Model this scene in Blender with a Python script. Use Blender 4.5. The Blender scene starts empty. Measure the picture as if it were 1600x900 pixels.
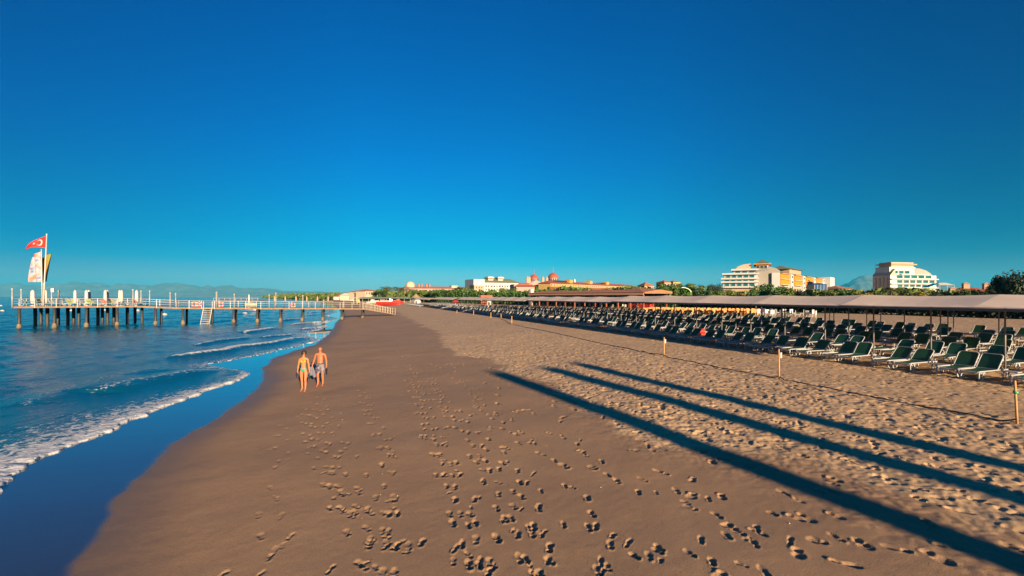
import bpy, bmesh, math, random
import numpy as np
from mathutils import Vector, Matrix

# ---------------------------------------------------------------- camera, sky, sun, exposure
sc = bpy.context.scene
COL = sc.collection
H = 4.1            # eye height above the sea
F = 700.0          # focal length in pixels of the 1600 px wide photograph
HOR = 463.0
cam = bpy.data.objects.new('camera', bpy.data.cameras.new('camera'))
COL.objects.link(cam)
cam.location = (0, 0, H)
cam.rotation_euler = (math.pi / 2, 0, 0)
cam.data.sensor_width = 36.0
cam.data.lens = 36.0 * F / 1600.0
cam.data.shift_y = (HOR - 450.0) / 1600.0
cam.data.clip_start = 0.05
cam.data.clip_end = 40000.0
sc.camera = cam

SUN_EL = math.radians(12.0)
HAZE_D = 4.5e-5
SUN_AZ = math.radians(153.8)      # clockwise from +Y
sun_dir = Vector((math.sin(SUN_AZ) * math.cos(SUN_EL), math.cos(SUN_AZ) * math.cos(SUN_EL), math.sin(SUN_EL)))

world = bpy.data.worlds.new("World")
sc.world = world
world.use_nodes = True
nt = world.node_tree
bgn = nt.nodes['Background']
sky = nt.nodes.new('ShaderNodeTexSky')
sky.sky_type = 'NISHITA'
sky.sun_disc = False
sky.sun_elevation = SUN_EL
sky.sun_rotation = SUN_AZ
sky.altitude = 0
sky.air_density = 1.0
sky.dust_density = 0.3
sky.ozone_density = 3.0
# the polarised, saturated look of the air that evening: deeper blue with height
geo = nt.nodes.new('ShaderNodeNewGeometry')
sep = nt.nodes.new('ShaderNodeSeparateXYZ')
neg = nt.nodes.new('ShaderNodeMath'); neg.operation = 'ABSOLUTE'
rmp = nt.nodes.new('ShaderNodeValToRGB')
mixn = nt.nodes.new('ShaderNodeMix'); mixn.data_type = 'RGBA'; mixn.blend_type = 'MULTIPLY'
mixn.inputs['Factor'].default_value = 1.0
nt.links.new(geo.outputs['Incoming'], sep.inputs[0])
nt.links.new(sep.outputs['Z'], neg.inputs[0])
nt.links.new(neg.outputs[0], rmp.inputs[0])
EXPO = 1.5
KX = 1.0 / 2 ** EXPO
SKYR = [(0.0, (1.25, 2.1, 3.5)), (0.035, (1.05, 2.0, 2.95)), (0.07, (.12, 1.76, 2.65)), (0.10, (.0, 1.66, 2.5)), (0.16, (.0, 1.62, 2.4)), (0.29, (.0, 1.46, 2.7)), (0.55, (.0, 1.22, 2.65)), (1.0, (.01, 1.2, 2.5))]
def set_ramp(cr, lst):
    lst = sorted(lst)
    while len(cr.elements) < len(lst): cr.elements.new(1.0)
    for i in range(len(lst) - 1, -1, -1): cr.elements[i].position = 1.0 - .0001 * (len(lst) - 1 - i)
    for i, (p, c) in enumerate(lst):
        cr.elements[i].position = p; cr.elements[i].color = (c[0], c[1], c[2], 1)
set_ramp(rmp.color_ramp, [(p, (c[0] * KX, c[1] * KX, c[2] * KX)) for p, c in SKYR])
# lens edge falloff painted into the sky colour: darker to left and right
absx = nt.nodes.new('ShaderNodeMath'); absx.operation = 'ABSOLUTE'
nt.links.new(sep.outputs['X'], absx.inputs[0])
rm2 = nt.nodes.new('ShaderNodeValToRGB'); nt.links.new(absx.outputs[0], rm2.inputs[0])
set_ramp(rm2.color_ramp, [(0, (1, 1, 1)), (.3, (.93, .93, .95)), (.72, (.56, .50, .62)), (1, (.5, .40, .52))])
mix2 = nt.nodes.new('ShaderNodeMix'); mix2.data_type = 'RGBA'; mix2.blend_type = 'MULTIPLY'
mix2.inputs['Factor'].default_value = 1.0
nt.links.new(sky.outputs[0], mixn.inputs['A'])
nt.links.new(rmp.outputs[0], mixn.inputs['B'])
nt.links.new(mixn.outputs['Result'], mix2.inputs['A'])
nt.links.new(rm2.outputs[0], mix2.inputs['B'])
nt.links.new(mix2.outputs['Result'], bgn.inputs['Color'])
bgn.inputs['Strength'].default_value = 0.05

sl = bpy.data.lights.new('sun', 'SUN')
sl.energy = 5.0
sl.angle = math.radians(0.53)
sl.color = (1.0, 0.74, 0.46)
so = bpy.data.objects.new('sun', sl)
COL.objects.link(so)
so.rotation_euler = (-sun_dir).to_track_quat('-Z', 'Y').to_euler()
so.location = (60, -120, 80)

sc.view_settings.view_transform = 'Standard'
sc.view_settings.look = 'None'
sc.view_settings.gamma = 1.0
sc.view_settings.exposure = EXPO
sc.cycles.use_denoising = True
sc.cycles.max_bounces = 6
sc.cycles.volume_step_rate = 4.0
sc.cycles.diffuse_bounces = 2
sc.cycles.glossy_bounces = 3
sc.cycles.transmission_bounces = 4
sc.cycles.transparent_max_bounces = 6
sc.cycles.volume_bounces = 0
sc.cycles.caustics_reflective = False
sc.cycles.caustics_refractive = False

# ---------------------------------------------------------------- coordinates
A20 = math.radians(20.0)
C20, S20 = math.cos(A20), math.sin(A20)
def st2xy(s, t):            # s = inland from the sea, t = along the beach
    return s * C20 - t * S20, s * S20 + t * C20
def xy2st(x, y):
    return x * C20 + y * S20, -x * S20 + y * C20
def px2g(px, py, z=0.0):     # picture point -> ground point at height z
    y = (H - z) * F / (py - HOR)
    return (px - 800.0) / F * y, y
def at(px, py, y):           # picture point at depth y
    return Vector(((px - 800.0) / F * y, y, H + (HOR - py) / F * y))

def hash2(ix, iy, seed):
    ix = ix.astype(np.int64); iy = iy.astype(np.int64)
    n = (ix * 374761393 + iy * 668265263 + seed * 974634777) & 0xFFFFFFFF
    n = ((n ^ (n >> 13)) * 1274126177) & 0xFFFFFFFF
    n = ((n ^ (n >> 16)) * 2246822519) & 0xFFFFFFFF
    return ((n ^ (n >> 15)) & 0xFFFFFF) / float(0xFFFFFF)
def vnoise(x, y, seed=0):
    x = np.asarray(x, float); y = np.asarray(y, float)
    ix = np.floor(x); iy = np.floor(y)
    fx = x - ix; fy = y - iy
    fx = fx * fx * fx * (fx * (fx * 6 - 15) + 10); fy = fy * fy * fy * (fy * (fy * 6 - 15) + 10)
    a = hash2(ix, iy, seed); b = hash2(ix + 1, iy, seed)
    c = hash2(ix, iy + 1, seed); d = hash2(ix + 1, iy + 1, seed)
    return (a + (b - a) * fx) * (1 - fy) + (c + (d - c) * fx) * fy - 0.5
def fbm(x, y, seed=0, octv=4):
    r = 0; a = 1.0
    for k in range(octv):
        c, s_ = math.cos(k * 1.3), math.sin(k * 1.3)
        r = r + a * vnoise((x * c - y * s_) * 2 ** k, (x * s_ + y * c) * 2 ** k, seed + k * 17)
        a *= .5
    return r
def sstep(a, b, x):
    u = np.clip((x - a) / (b - a), 0, 1)
    return u * u * (3 - 2 * u)

def tag(o, label=None, cat=None, group=None, kind=None):
    if label: o['label'] = label
    if cat: o['category'] = cat
    if group: o['group'] = group
    if kind: o['kind'] = kind
    return o

# ---------------------------------------------------------------- materials
MATS = {}
def mat(name, color, rough=0.6, spec=0.5, metal=0.0, var=0.12, scale=3.0, bump=0.0, bscale=20.0, coat=0.0):
    """principled material with procedural mottling of the base colour"""
    if name in MATS: return MATS[name]
    m = bpy.data.materials.new(name); m.use_nodes = True
    n = m.node_tree; b = n.nodes['Principled BSDF']
    b.inputs['Roughness'].default_value = rough
    b.inputs['Specular IOR Level'].default_value = spec
    b.inputs['Metallic'].default_value = metal
    b.inputs['Coat Weight'].default_value = coat
    tc = n.nodes.new('ShaderNodeNewGeometry')
    nz = n.nodes.new('ShaderNodeTexNoise'); nz.inputs['Scale'].default_value = scale; nz.inputs['Detail'].default_value = 4
    n.links.new(tc.outputs['Position'], nz.inputs['Vector'])
    mr = n.nodes.new('ShaderNodeMapRange')
    mr.inputs['From Min'].default_value = .25; mr.inputs['From Max'].default_value = .75
    mr.inputs['To Min'].default_value = 1 - var; mr.inputs['To Max'].default_value = 1 + var
    n.links.new(nz.outputs['Fac'], mr.inputs['Value'])
    vm = n.nodes.new('ShaderNodeVectorMath'); vm.operation = 'SCALE'
    vm.inputs[0].default_value = color[:3]
    n.links.new(mr.outputs[0], vm.inputs['Scale'])
    n.links.new(vm.outputs[0], b.inputs['Base Color'])
    if bump > 0:
        nb = n.nodes.new('ShaderNodeTexNoise'); nb.inputs['Scale'].default_value = bscale; nb.inputs['Detail'].default_value = 3
        n.links.new(tc.outputs['Position'], nb.inputs['Vector'])
        bp = n.nodes.new('ShaderNodeBump'); bp.inputs['Strength'].default_value = bump; bp.inputs['Distance'].default_value = .02
        n.links.new(nb.outputs['Fac'], bp.inputs['Height']); n.links.new(bp.outputs[0], b.inputs['Normal'])
    MATS[name] = m
    return m

def grid_mesh(name, P, m, wrap=True, attrs=None):
    """P: rows x cols x 3 array"""
    R, Cc = P.shape[:2]
    idx = np.arange(R * Cc).reshape(R, Cc)
    a = idx[:-1, :-1].ravel(); b = idx[:-1, 1:].ravel(); c = idx[1:, 1:].ravel(); d = idx[1:, :-1].ravel()
    q = np.stack([a, d, c, b], 1)
    if wrap:
        a = idx[:-1, -1]; b = idx[:-1, 0]; c = idx[1:, 0]; d = idx[1:, -1]
        q = np.concatenate([q, np.stack([a, d, c, b], 1)])
    me = bpy.data.meshes.new(name)
    me.vertices.add(R * Cc); me.vertices.foreach_set('co', P.reshape(-1).astype(np.float32))
    me.loops.add(q.size); me.loops.foreach_set('vertex_index', q.reshape(-1).astype(np.int32))
    me.polygons.add(len(q)); me.polygons.foreach_set('loop_start', (np.arange(len(q)) * 4).astype(np.int32))
    me.update(calc_edges=True)
    me.polygons.foreach_set('use_smooth', np.ones(len(q), bool))
    for k, v in (attrs or {}).items():
        at_ = me.attributes.new(k, 'FLOAT', 'POINT'); at_.data.foreach_set('value', v.reshape(-1).astype(np.float32))
    me.materials.append(m)
    o = bpy.data.objects.new(name, me); COL.objects.link(o)
    return o
# ---------------------------------------------------------------- shoreline
WET = [(110,900),(150,830),(200,765),(250,716),(310,670),(355,645),(385,622),(402,606),(412,590),(412,576),(428,560),(462,548),(492,539),(510,526),(522,513),(524,505),(532,498),(533,490),(530,483),(520,476),(508,470),(496,467),(478,465.3)]
FOAM = [(-160,900),(0,768),(60,726),(100,700),(180,662),(250,640),(330,609),(375,596),(396,585),(330,568.5),(380,559),(430,549),(470,540),(503,531),(470,523),(500,514.5),(515,509),(490,506.5),(518,502),(528,497),(510,493),(528,488),(520,481),(508,474),(499,469.5),(490,467),(470,465.3)]
def curve_ts(pts):
    r = []
    for px, py in pts:
        x, y = px2g(px, py, 0.0); s, t = xy2st(x, y); r.append((t, s))
    r.sort()
    T = np.array([a for a, b in r]); S = np.array([b for a, b in r])
    return T, S
wT, wS = curve_ts(WET); fT, fS = curve_ts(FOAM)
wT = np.concatenate([[-400], wT]); wS = np.concatenate([[-4.0], wS])
fT = np.concatenate([[-400], fT]); fS = np.concatenate([[-7.5], fS])
far_dir = (wS[-1] - wS[-2]) / (wT[-1] - wT[-2])
wT = np.append(wT, [3000, 12000]); wS = np.append(wS, [-420, -4500])
fT = np.append(fT, [3000, 12000]); fS = np.append(fS, [-428, -4508])
def wetline(t):
    return np.interp(t, wT, wS) + .18 * vnoise(t * .7, t * 0, 5) + .07 * vnoise(t * 2.3, t * 0, 6)
def foamline(t):
    f = np.interp(t, fT, fS) + .5 * vnoise(t * .5, t * 0, 7) + .28 * vnoise(t * 1.9, t * 0, 8) + .14 * vnoise(t * 5., t * 0, 9) + .08 * vnoise(t * 12., t * 0, 10)
    return np.minimum(f, wetline(t) - .12)
PQ = np.array([-400, -60, -20, -6, -3.5, 0, 4, 8, 14, 20, 26, 44, 70, 12000.])
PH = np.array([-3.0, -2.5, -.8, -.10, -.035, .02, .27, .47, .68, .80, .86, .95, 1.0, 1.2])
def base_h(s, t):
    return np.interp(s - wetline(t), PQ, PH)
def gh(x, y):
    s, t = xy2st(np.array([x], float), np.array([y], float))
    return float(base_h(s, t)[0])
def px2sand(px, py):
    z = .5
    for _ in range(12):
        x, y = px2g(px, py, z); z = gh(x, y)
    return x, y, z

# dry / damp boundary: s of the boundary as function of t
DRYB = [(596,476),(612,482),(640,500),(668,512),(690,532),(700,548),(775,566),(800,584),(850,592),(880,612),(930,650),(1000,680),(1080,696),(1200,706),(1300,728),(1400,760),(1500,800),(1600,832)]
db = []
for px, py in DRYB:
    x, y, z = px2sand(px, py); s_, t_ = xy2st(x, y); db.append((t_, s_))
db.sort()
dT = np.array([-400] + [a for a, b in db] + [400, 12000.]); dS = np.array([db[0][1]] + [b for a, b in db] + [2.0, -4000.])

# ---------------------------------------------------------------- sand sheet
fine = np.radians(np.arange(-47, 51.5, .115))
mid_ = np.radians(np.arange(51.8, 96, .30)); coarse = np.radians(np.arange(100, 308, 6.0))
ang = np.concatenate([fine, mid_, coarse])
rr = [.6, 1.2, 2, 3, 4, 4.8, 5.3]
r = 5.6
while r < 16500:
    rr.append(r); r *= 1.003 if r < 42 else (1.012 if r < 400 else 1.05)
rr = np.array(rr)
RR, AA = np.meshgrid(rr, ang, indexing='ij')
X = RR * np.sin(AA); Y = RR * np.cos(AA)
S, T = xy2st(X, Y)
W = wetline(T)
Z = np.interp(S - W, PQ, PH)
dryq = (S - np.interp(T, dT, dS)) + 1.3 * fbm(X * .45, Y * .45, 31, 4) + .25 * fbm(X * 2.5, Y * 2.5, 35, 2)
dry = sstep(-.25, .40, dryq + .5 * fbm(X * 1.3, Y * 1.3, 37, 4))
wetn = .35 * fbm(X * .6, Y * .6, 41, 3)
film = 1 - sstep(-.16, .08, S - W + .12 * vnoise(X * 1.7, Y * 1.7, 47))
damp2 = 1 - sstep(0.0, 1.6, S - W + wetn)          # dark strip just above the film
near = 1 - sstep(60, 120, RR)
# gentle undulation
Z = Z + sstep(0, 3, S - W) * .05 * fbm(X * .22, Y * .22, 51, 3) * near
# churned dry sand
rough = np.maximum(dry, sstep(-3.2, .2, dryq) * sstep(5, 8, S) * .75)
band = sstep(16.6, 17.2, S) * (1 - sstep(20.8, 21.8, S))       # smoother strip between rope and loungers
rough_d = rough * (1 - .45 * band)
n1 = fbm(X * 1.9, Y * 1.9, 61, 3); n2 = vnoise(X * 6.3, Y * 5.6, 71); n3 = vnoise(X * 13., Y * 12., 77)
wX = X + .1 * n2; wY = Y + .1 * n3
rid = np.abs(vnoise(wX * 3.3, wY * 3.3, 91)) * 2
Z += near * rough_d * (.022 * n1 + .022 * n2 + .018 * n3 + .013 * rid)
Z += near * (1 - film) * (.0025 * vnoise(X * 9, Y * 9, 81) + .006 * vnoise(X * 2.1, Y * 2.1, 83))

# footprints pressed into the sheet
rng = np.random.default_rng(11)
NF = len(fine)
def press(x0, y0, ang_, ln, wd, dep, rim):
    r0 = math.hypot(x0, y0)
    if r0 < 5.7 or r0 > 60: return
    a0 = math.atan2(x0, y0)
    rad = ln * 1.25
    i0, i1 = np.searchsorted(rr, [r0 - rad, r0 + rad])
    j0, j1 = np.searchsorted(fine, [a0 - rad / r0, a0 + rad / r0])
    if i1 <= i0 or j1 <= j0 or j0 >= NF: return
    xx = X[i0:i1, j0:j1] - x0; yy = Y[i0:i1, j0:j1] - y0
    u = xx * math.sin(ang_) + yy * math.cos(ang_); v = xx * math.cos(ang_) - yy * math.sin(ang_)
    u /= ln / 2; v /= wd / 2
    d1 = ((u - .38) / .62) ** 2 + (v / 1.0) ** 2       # ball of the foot
    d2 = ((u + .62) / .40) ** 2 + (v / .78) ** 2       # heel
    sd = rng.integers(1000)
    nz_ = .7 * vnoise(u * 1.3, v * .9, sd) + .3 * vnoise(u * 4, v * 2.5, sd + 1)
    d1 = d1 + nz_; d2 = d2 + nz_ + rng.normal(0, .12)
    f1 = np.clip(1.3 - d1, 0, 1) ** .7 * rng.uniform(.7, 1); f2 = np.clip(1.3 - d2, 0, 1) ** .7 * rng.uniform(.6, 1.1)
    f1 = np.maximum(f1, .55 * np.clip(1.2 - (u / .9) ** 2 - (v / .6) ** 2, 0, 1))
    dd = np.maximum(np.minimum(d1, d2), .01)
    rm = np.exp(-((np.sqrt(dd) - 1.35) / .30) ** 2) * np.clip(.5 - u * .6, 0, 1.2)
    Z[i0:i1, j0:j1] += -dep * np.maximum(f1, f2 * 1.1) + rim * rm * np.clip(.7 + 1.6 * vnoise(u * 1.2 + 9, v * 1.2, sd + 2), 0, 1.6)
def trail(px0, py0, px1, py1, n_extra=0, step=.62, dep=.020, wob=.12, skip=.10):
    x0, y0, _ = px2sand(px0, py0); x1, y1, _ = px2sand(px1, py1)
    L = math.hypot(x1 - x0, y1 - y0); dx, dy = (x1 - x0) / L, (y1 - y0) / L
    k = 0; d = 0; ph = rng.random() * 6
    while d < L:
        side = 1 if k % 2 else -1
        off = side * .10 + wob * math.sin(d * .5 + ph) + rng.normal(0, .03)
        x = x0 + dx * d + dy * off; y = y0 + dy * d - dx * off
        a = math.atan2(dx, dy) + side * .12 + rng.normal(0, .12)
        if rng.random() > skip:
            sc_ = rng.uniform(.85, 1.1)
            press(x, y, a, .25 * sc_, .098 * sc_, dep * rng.uniform(.6, 1.3), dep * .42)
            if rng.random() < .35: press(x + rng.normal(0, .13), y + rng.normal(0, .16), a + rng.normal(0, .6), rng.uniform(.10, .2), rng.uniform(.05, .09), dep * .8, dep * .3)
        d += step * rng.uniform(.85, 1.1); k += 1
PATHS = [([(405,895),(425,800),(440,720),(448,650)], .014, 1), ([(565,880),(530,790),(500,730),(482,675),(472,640)], .026, 3), ([(580,800),(540,690),(510,640),(500,612)], .022, 1),
         ([(620,890),(604,800),(596,700),(572,640),(548,580)], .020, 2), ([(745,880),(715,800),(690,740),(665,680),(648,620),(632,570)], .028, 3), ([(820,870),(790,790),(745,710),(700,650),(668,590)], .028, 2),
         ([(860,895),(850,820),(822,750),(770,700),(720,640)], .030, 1), ([(960,890),(935,800),(880,735),(820,690),(760,640),(700,580)], .030, 1), ([(1035,870),(1005,790),(960,740),(900,690)], .024, 1),
         ([(600,590),(590,540),(585,510)], .02, 1), ([(660,600),(630,545),(610,515)], .02, 1), ([(1210,895),(1160,830),(1090,790),(1010,740)], .020, 1), ([(700,640),(660,560),(620,520)], .02, 1)]
for pts, dp, cnt in PATHS:
    for c_ in range(cnt):
        for (xa, ya), (xb, yb) in zip(pts[:-1], pts[1:]):
            k_ = 17 * c_ * (ya - 440) / 400.
            k2 = 17 * c_ * (yb - 440) / 400.
            trail(xa + k_, ya, xb + k2, yb, dep=dp, step=.60, wob=.07, skip=.08)
# trampled clusters
for px, py, n in [(567,855,7),(737,850,8),(748,885,7),(852,885,8),(947,882,7),(1020,850,5),(400,870,5),(455,860,4),(820,750,4),(618,855,5),(1080,850,5),(960,855,4),(905,815,4),(1230,840,3),(1160,800,3),(1300,770,3),(1130,860,4),(1350,860,4)]:
    x, y, _ = px2sand(px, py)
    for k in range(max(2, n // 2)):
        press(x + rng.normal(0, .22), y + rng.normal(0, .25), rng.uniform(-.6, .6), rng.uniform(.20, .28), rng.uniform(.07, .10), rng.uniform(.015, .035), .010)
# random traffic: many prints all over the dry sand, few on the damp
def scatter(n, s0, s1, t0, t1, dep):
    for _ in range(n):
        s_ = rng.uniform(s0, s1); t_ = t0 + (t1 - t0) * rng.random() ** 1.3
        x, y = st2xy(s_, t_)
        if y < 4: continue
        bq = s_ - np.interp(t_, dT, dS)
        if bq < -3.5 and rng.random() > .05: continue
        if bq < 0 and rng.random() > .18: continue
        if 16.8 < s_ < 21.5 and rng.random() > .5: continue
        a = rng.choice([-.35, 2.8]) + rng.normal(0, .6)
        press(x, y, a, rng.uniform(.2, .36), rng.uniform(.09, .17), dep * rng.uniform(.5, 1.3), dep * .45)
scatter(6000, 3, 24, -4, 40, .027)
# raked / tyre lines between rope and loungers
for s0 in (18.1, 18.6, 19.9, 20.3):
    Z -= near * .014 * np.exp(-((S - s0 - .12 * vnoise(T * .15, T * 0, 3)) / .05) ** 2) * sstep(-.1, .2, vnoise(T * .3, T * 0, int(s0 * 10)))
# shallow rope trench
Z -= near * .02 * np.exp(-((S - 16.25) / .07) ** 2)

green = np.maximum(sstep(68, 74, S - 3 * fbm(X * .05, Y * .05, 22, 2)) * sstep(54, 60, T), sstep(92, 96, S))
NEARZ = Z

m = bpy.data.materials.new('sand'); m.use_nodes = True
n = m.node_tree; b = n.nodes['Principled BSDF']; L = n.links
def attr(nm):
    a = n.nodes.new('ShaderNodeAttribute'); a.attribute_name = nm; return a.outputs['Fac']
def mixc(f, a, bb, blend='MIX'):
    q = n.nodes.new('ShaderNodeMix'); q.data_type = 'RGBA'; q.blend_type = blend
    for sock, v in ((q.inputs['Factor'], f), (q.inputs['A'], a), (q.inputs['B'], bb)):
        if isinstance(v, bpy.types.NodeSocket): L.new(v, sock)
        elif isinstance(v, tuple): sock.default_value = (*v, 1)
        else: sock.default_value = v
    return q.outputs['Result']
def mixf(f, a, bb):
    q = n.nodes.new('ShaderNodeMix'); q.data_type = 'FLOAT'
    for sock, v in ((q.inputs['Factor'], f), (q.inputs['A'], a), (q.inputs['B'], bb)):
        if isinstance(v, bpy.types.NodeSocket): L.new(v, sock)
        else: sock.default_value = v
    return q.outputs['Result']
def noise(scale, det=4, rough_=.55, vec=None):
    q = n.nodes.new('ShaderNodeTexNoise'); q.inputs['Scale'].default_value = scale; q.inputs['Detail'].default_value = det
    q.inputs['Roughness'].default_value = rough_
    L.new(vec or pos, q.inputs['Vector']); return q.outputs['Fac']
def rng_(v, a, bb, c, d):
    q = n.nodes.new('ShaderNodeMapRange')
    L.new(v, q.inputs[0]); q.inputs[1].default_value = a; q.inputs[2].default_value = bb; q.inputs[3].default_value = c; q.inputs[4].default_value = d
    return q.outputs[0]
pos = n.nodes.new('ShaderNodeNewGeometry').outputs['Position']
dryc = mixc(rng_(noise(.35, 6), .3, .7, 0, 1), (.44, .294, .168), (.51, .345, .20))
dryc = mixc(rng_(noise(26, 3), .45, .8, 0, .6), dryc, (.30, .20, .125))
dampc = mixc(rng_(noise(.5, 6), .3, .7, 0, 1), (.315, .195, .110), (.372, .234, .134))
dampc = mixc(rng_(noise(45, 2), .4, .75, 0, .5), dampc, (.13, .085, .06))
c = mixc(attr('dry'), dampc, dryc)
c = mixc(attr('damp'), c, (.175, .112, .072))
c = mixc(attr('film'), c, (.035, .035, .035))
c = mixc(attr('green'), c, (.10, .13, .035))
L.new(c, b.inputs['Base Color'])
L.new(mixf(attr('film'), mixf(attr('damp'), .75, .42), .10), b.inputs['Roughness'])
L.new(mixf(attr('film'), .25, .6), b.inputs['Specular IOR Level'])
L.new(attr('film'), b.inputs['Coat Weight']); b.inputs['Coat Roughness'].default_value = .02
bp = n.nodes.new('ShaderNodeBump'); bp.inputs['Distance'].default_value = .012
L.new(mixf(attr('film'), .5, .02), bp.inputs['Strength'])
L.new(noise(60, 3), bp.inputs['Height'])
bp2 = n.nodes.new('ShaderNodeBump'); bp2.inputs['Distance'].default_value = .16
L.new(mixf(attr('farb'), 0, .6), bp2.inputs['Strength']); L.new(noise(2.2, 5, .6), bp2.inputs['Height'])
L.new(bp.outputs[0], bp2.inputs['Normal']); L.new(bp2.outputs[0], b.inputs['Normal'])
farb = sstep(30, 60, RR) * dry
sand = grid_mesh('sand_beach', np.stack([X, Y, Z], 2), m, True, {'dry': dry, 'film': film, 'damp': damp2, 'green': green, 'farb': farb})
tag(sand, kind='structure')
SAND_RR, SAND_A = rr, ang
def sandz(x, y):                # true height of the modelled sheet
    r0 = math.hypot(x, y); a0 = math.atan2(x, y)
    if a0 < fine[0] or a0 > fine[-1] or r0 > 11000: return gh(x, y)
    i = int(np.clip(np.searchsorted(rr, r0), 1, len(rr) - 1)); j = int(np.clip(np.searchsorted(fine, a0), 1, NF - 1))
    return float(Z[i, j])

# ---------------------------------------------------------------- sea
fa = np.radians(np.arange(-64, -2, .14)); ca = np.radians(np.arange(4, 292, 6.0))
wang = np.concatenate([fa, ca])
wr = [.6, 3, 5.5]; r = 6.0
while r < 16400:
    wr.append(r); r *= 1.0045 if r < 90 else (1.01 if r < 300 else 1.04)
wr = np.array(wr)
R2, A2 = np.meshgrid(wr, wang, indexing='ij')
x2 = R2 * np.sin(A2); y2 = R2 * np.cos(A2)
s2, t2 = xy2st(x2, y2)
f2 = foamline(t2); d2 = f2 - s2
sh = np.interp(s2 - wetline(t2), PQ, PH)
amp = sstep(0, 14, d2) * .75 + .25
fade = 1 - sstep(250, 900, R2)
wz = np.zeros_like(x2)
for k, (lam, a_, dirn, ph) in enumerate([(9., .055, 12, 0), (6.1, .04, -9, 1.), (3.9, .028, 22, 2.), (2.3, .018, -25, 3.), (1.4, .010, 40, 4), (.9, .006, -50, 5), (17., .05, 4, 2.2)]):
    th = math.radians(dirn)
    pr = s2 * math.cos(th) + t2 * math.sin(th) + .8 * vnoise(x2 * .12, y2 * .12, 100 + k) * lam
    wz += a_ * np.sin(2 * math.pi * pr / lam + ph) * fade
wz += .03 * fbm(x2 * .9, y2 * .9, 120, 3) * fade
wz *= amp
foam = np.zeros_like(x2)
# broad wash behind the nearest front
wash_w = np.interp(t2, [0, 8, 14, 20, 24, 27, 29, 60], [4.6, 4.3, 3.4, 2.3, 1.3, .7, .35, .35])
foam = np.maximum(foam, (1 - sstep(.35, 1., d2 / wash_w)) * (.58 + .30 * (1 - sstep(0, .4, d2 / wash_w))) * (t2 < 29))
foam = np.maximum(foam, .36 * (1 - sstep(.5, 2.4, d2 / wash_w)) * (t2 < 29))
foam = np.maximum(foam, .62 * np.exp(-((d2 - .10) / .10) ** 2) + 0 * d2)
foam = np.maximum(foam, .42 * (1 - sstep(0, 3.5, d2)) * (t2 >= 29) * (t2 < 160))
def polydist(pts, wz_, hgt, wd, fo):
    global foam, wz
    P = [px2g(a, bb, .05) for a, bb in pts]
    x_min = min(p[0] for p in P) - 6; x_max = max(p[0] for p in P) + 6
    y_min = min(p[1] for p in P) - 6; y_max = max(p[1] for p in P) + 6
    mk = (x2 > x_min) & (x2 < x_max) & (y2 > y_min) & (y2 < y_max)
    px_, py_ = x2[mk], y2[mk]
    px_ = px_ + .5 * vnoise(px_ * .6, py_ * .6, 44); py_ = py_ + .5 * vnoise(px_ * .6, py_ * .6, 45)
    best = np.full(px_.shape, 1e9); endf = np.zeros(px_.shape)
    nn = len(P) - 1
    for i in range(nn):
        ax, ay = P[i]; bx_, by_ = P[i + 1]
        dx, dy = bx_ - ax, by_ - ay; l2 = dx * dx + dy * dy
        u = np.clip(((px_ - ax) * dx + (py_ - ay) * dy) / l2, 0, 1)
        dd = np.hypot(px_ - ax - u * dx, py_ - ay - u * dy)
        e = (i + u) / nn
        up = dd < best
        best = np.where(up, dd, best); endf = np.where(up, e, endf)
    tp = np.clip(np.minimum(endf, 1 - endf) * 6, 0, 1) ** .6
    w_ = wd * (.35 + .65 * tp)
    foam[mk] = np.maximum(foam[mk], fo * np.exp(-(best / w_) ** 2) * np.clip(tp * 2, 0, 1))
    foam[mk] = np.maximum(foam[mk], .30 * np.exp(-(best / (w_ * 3)) ** 2))
    wz[mk] += hgt * np.exp(-(best / (wd * 2.0)) ** 2) * tp
polydist([(255,558),(300,554),(345,548),(380,541.5),(420,537),(455,531),(492,526)], 0, .22, .38, 1.)
polydist([(335,568),(370,563),(420,553),(460,543.5),(500,531)], 0, .08, .22, .95)
polydist([(380,519.5),(402,517),(432,513)], 0, .25, .45, 1.)
polydist([(440,500),(470,499)], 0, .2, .45, .9)
polydist([(450,507.5),(480,505.5),(508,503),(521,499.5)], 0, .2, .45, 1.)
polydist([(468,514.5),(495,512.5),(513,508.5)], 0, .15, .35, 1.)
polydist([(480,518),(497,514.5)], 0, .1, .25, .8)
polydist([(484,488.5),(505,486)], 0, .2, .6, .9)
polydist([(476,493),(500,490.5),(520,488)], 0, .2, .5, .8)
polydist([(300,538),(345,533),(390,527)], 0, .15, .3, .62)
polydist([(410,527),(440,524),(462,521)], 0, .12, .25, .8)
polydist([(150,612),(200,598),(260,588),(330,577)], 0, .20, .5, .40)
polydist([(40,630),(120,606),(200,585),(280,571)], 0, .18, .5, .30)
# keep the sea off the land; a thin rounded lip at the front
zin = np.maximum(wz, sh + .025)
lip = sh + .010 + .030 * np.sqrt(np.clip(d2, 0, .5) / .5) * (1 + .8 * (vnoise(x2 * 3, y2 * 3, 12)))
zw = np.where(d2 < .5, np.minimum(np.maximum(lip, sh + .012), np.maximum(zin, sh + .05) + .05), zin)
zw = zw + sstep(.5, .9, foam) * .05 * (.5 + vnoise(x2 * 4, y2 * 4, 13)) * (R2 < 80)
zw = np.where(d2 < 0, sh - .02 - .4 * np.clip(-d2 / .15, 0, 1), zw)
zw = np.where(s2 > 6, -.6, zw)
foam = np.where(d2 < 0, .55, foam)

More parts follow.
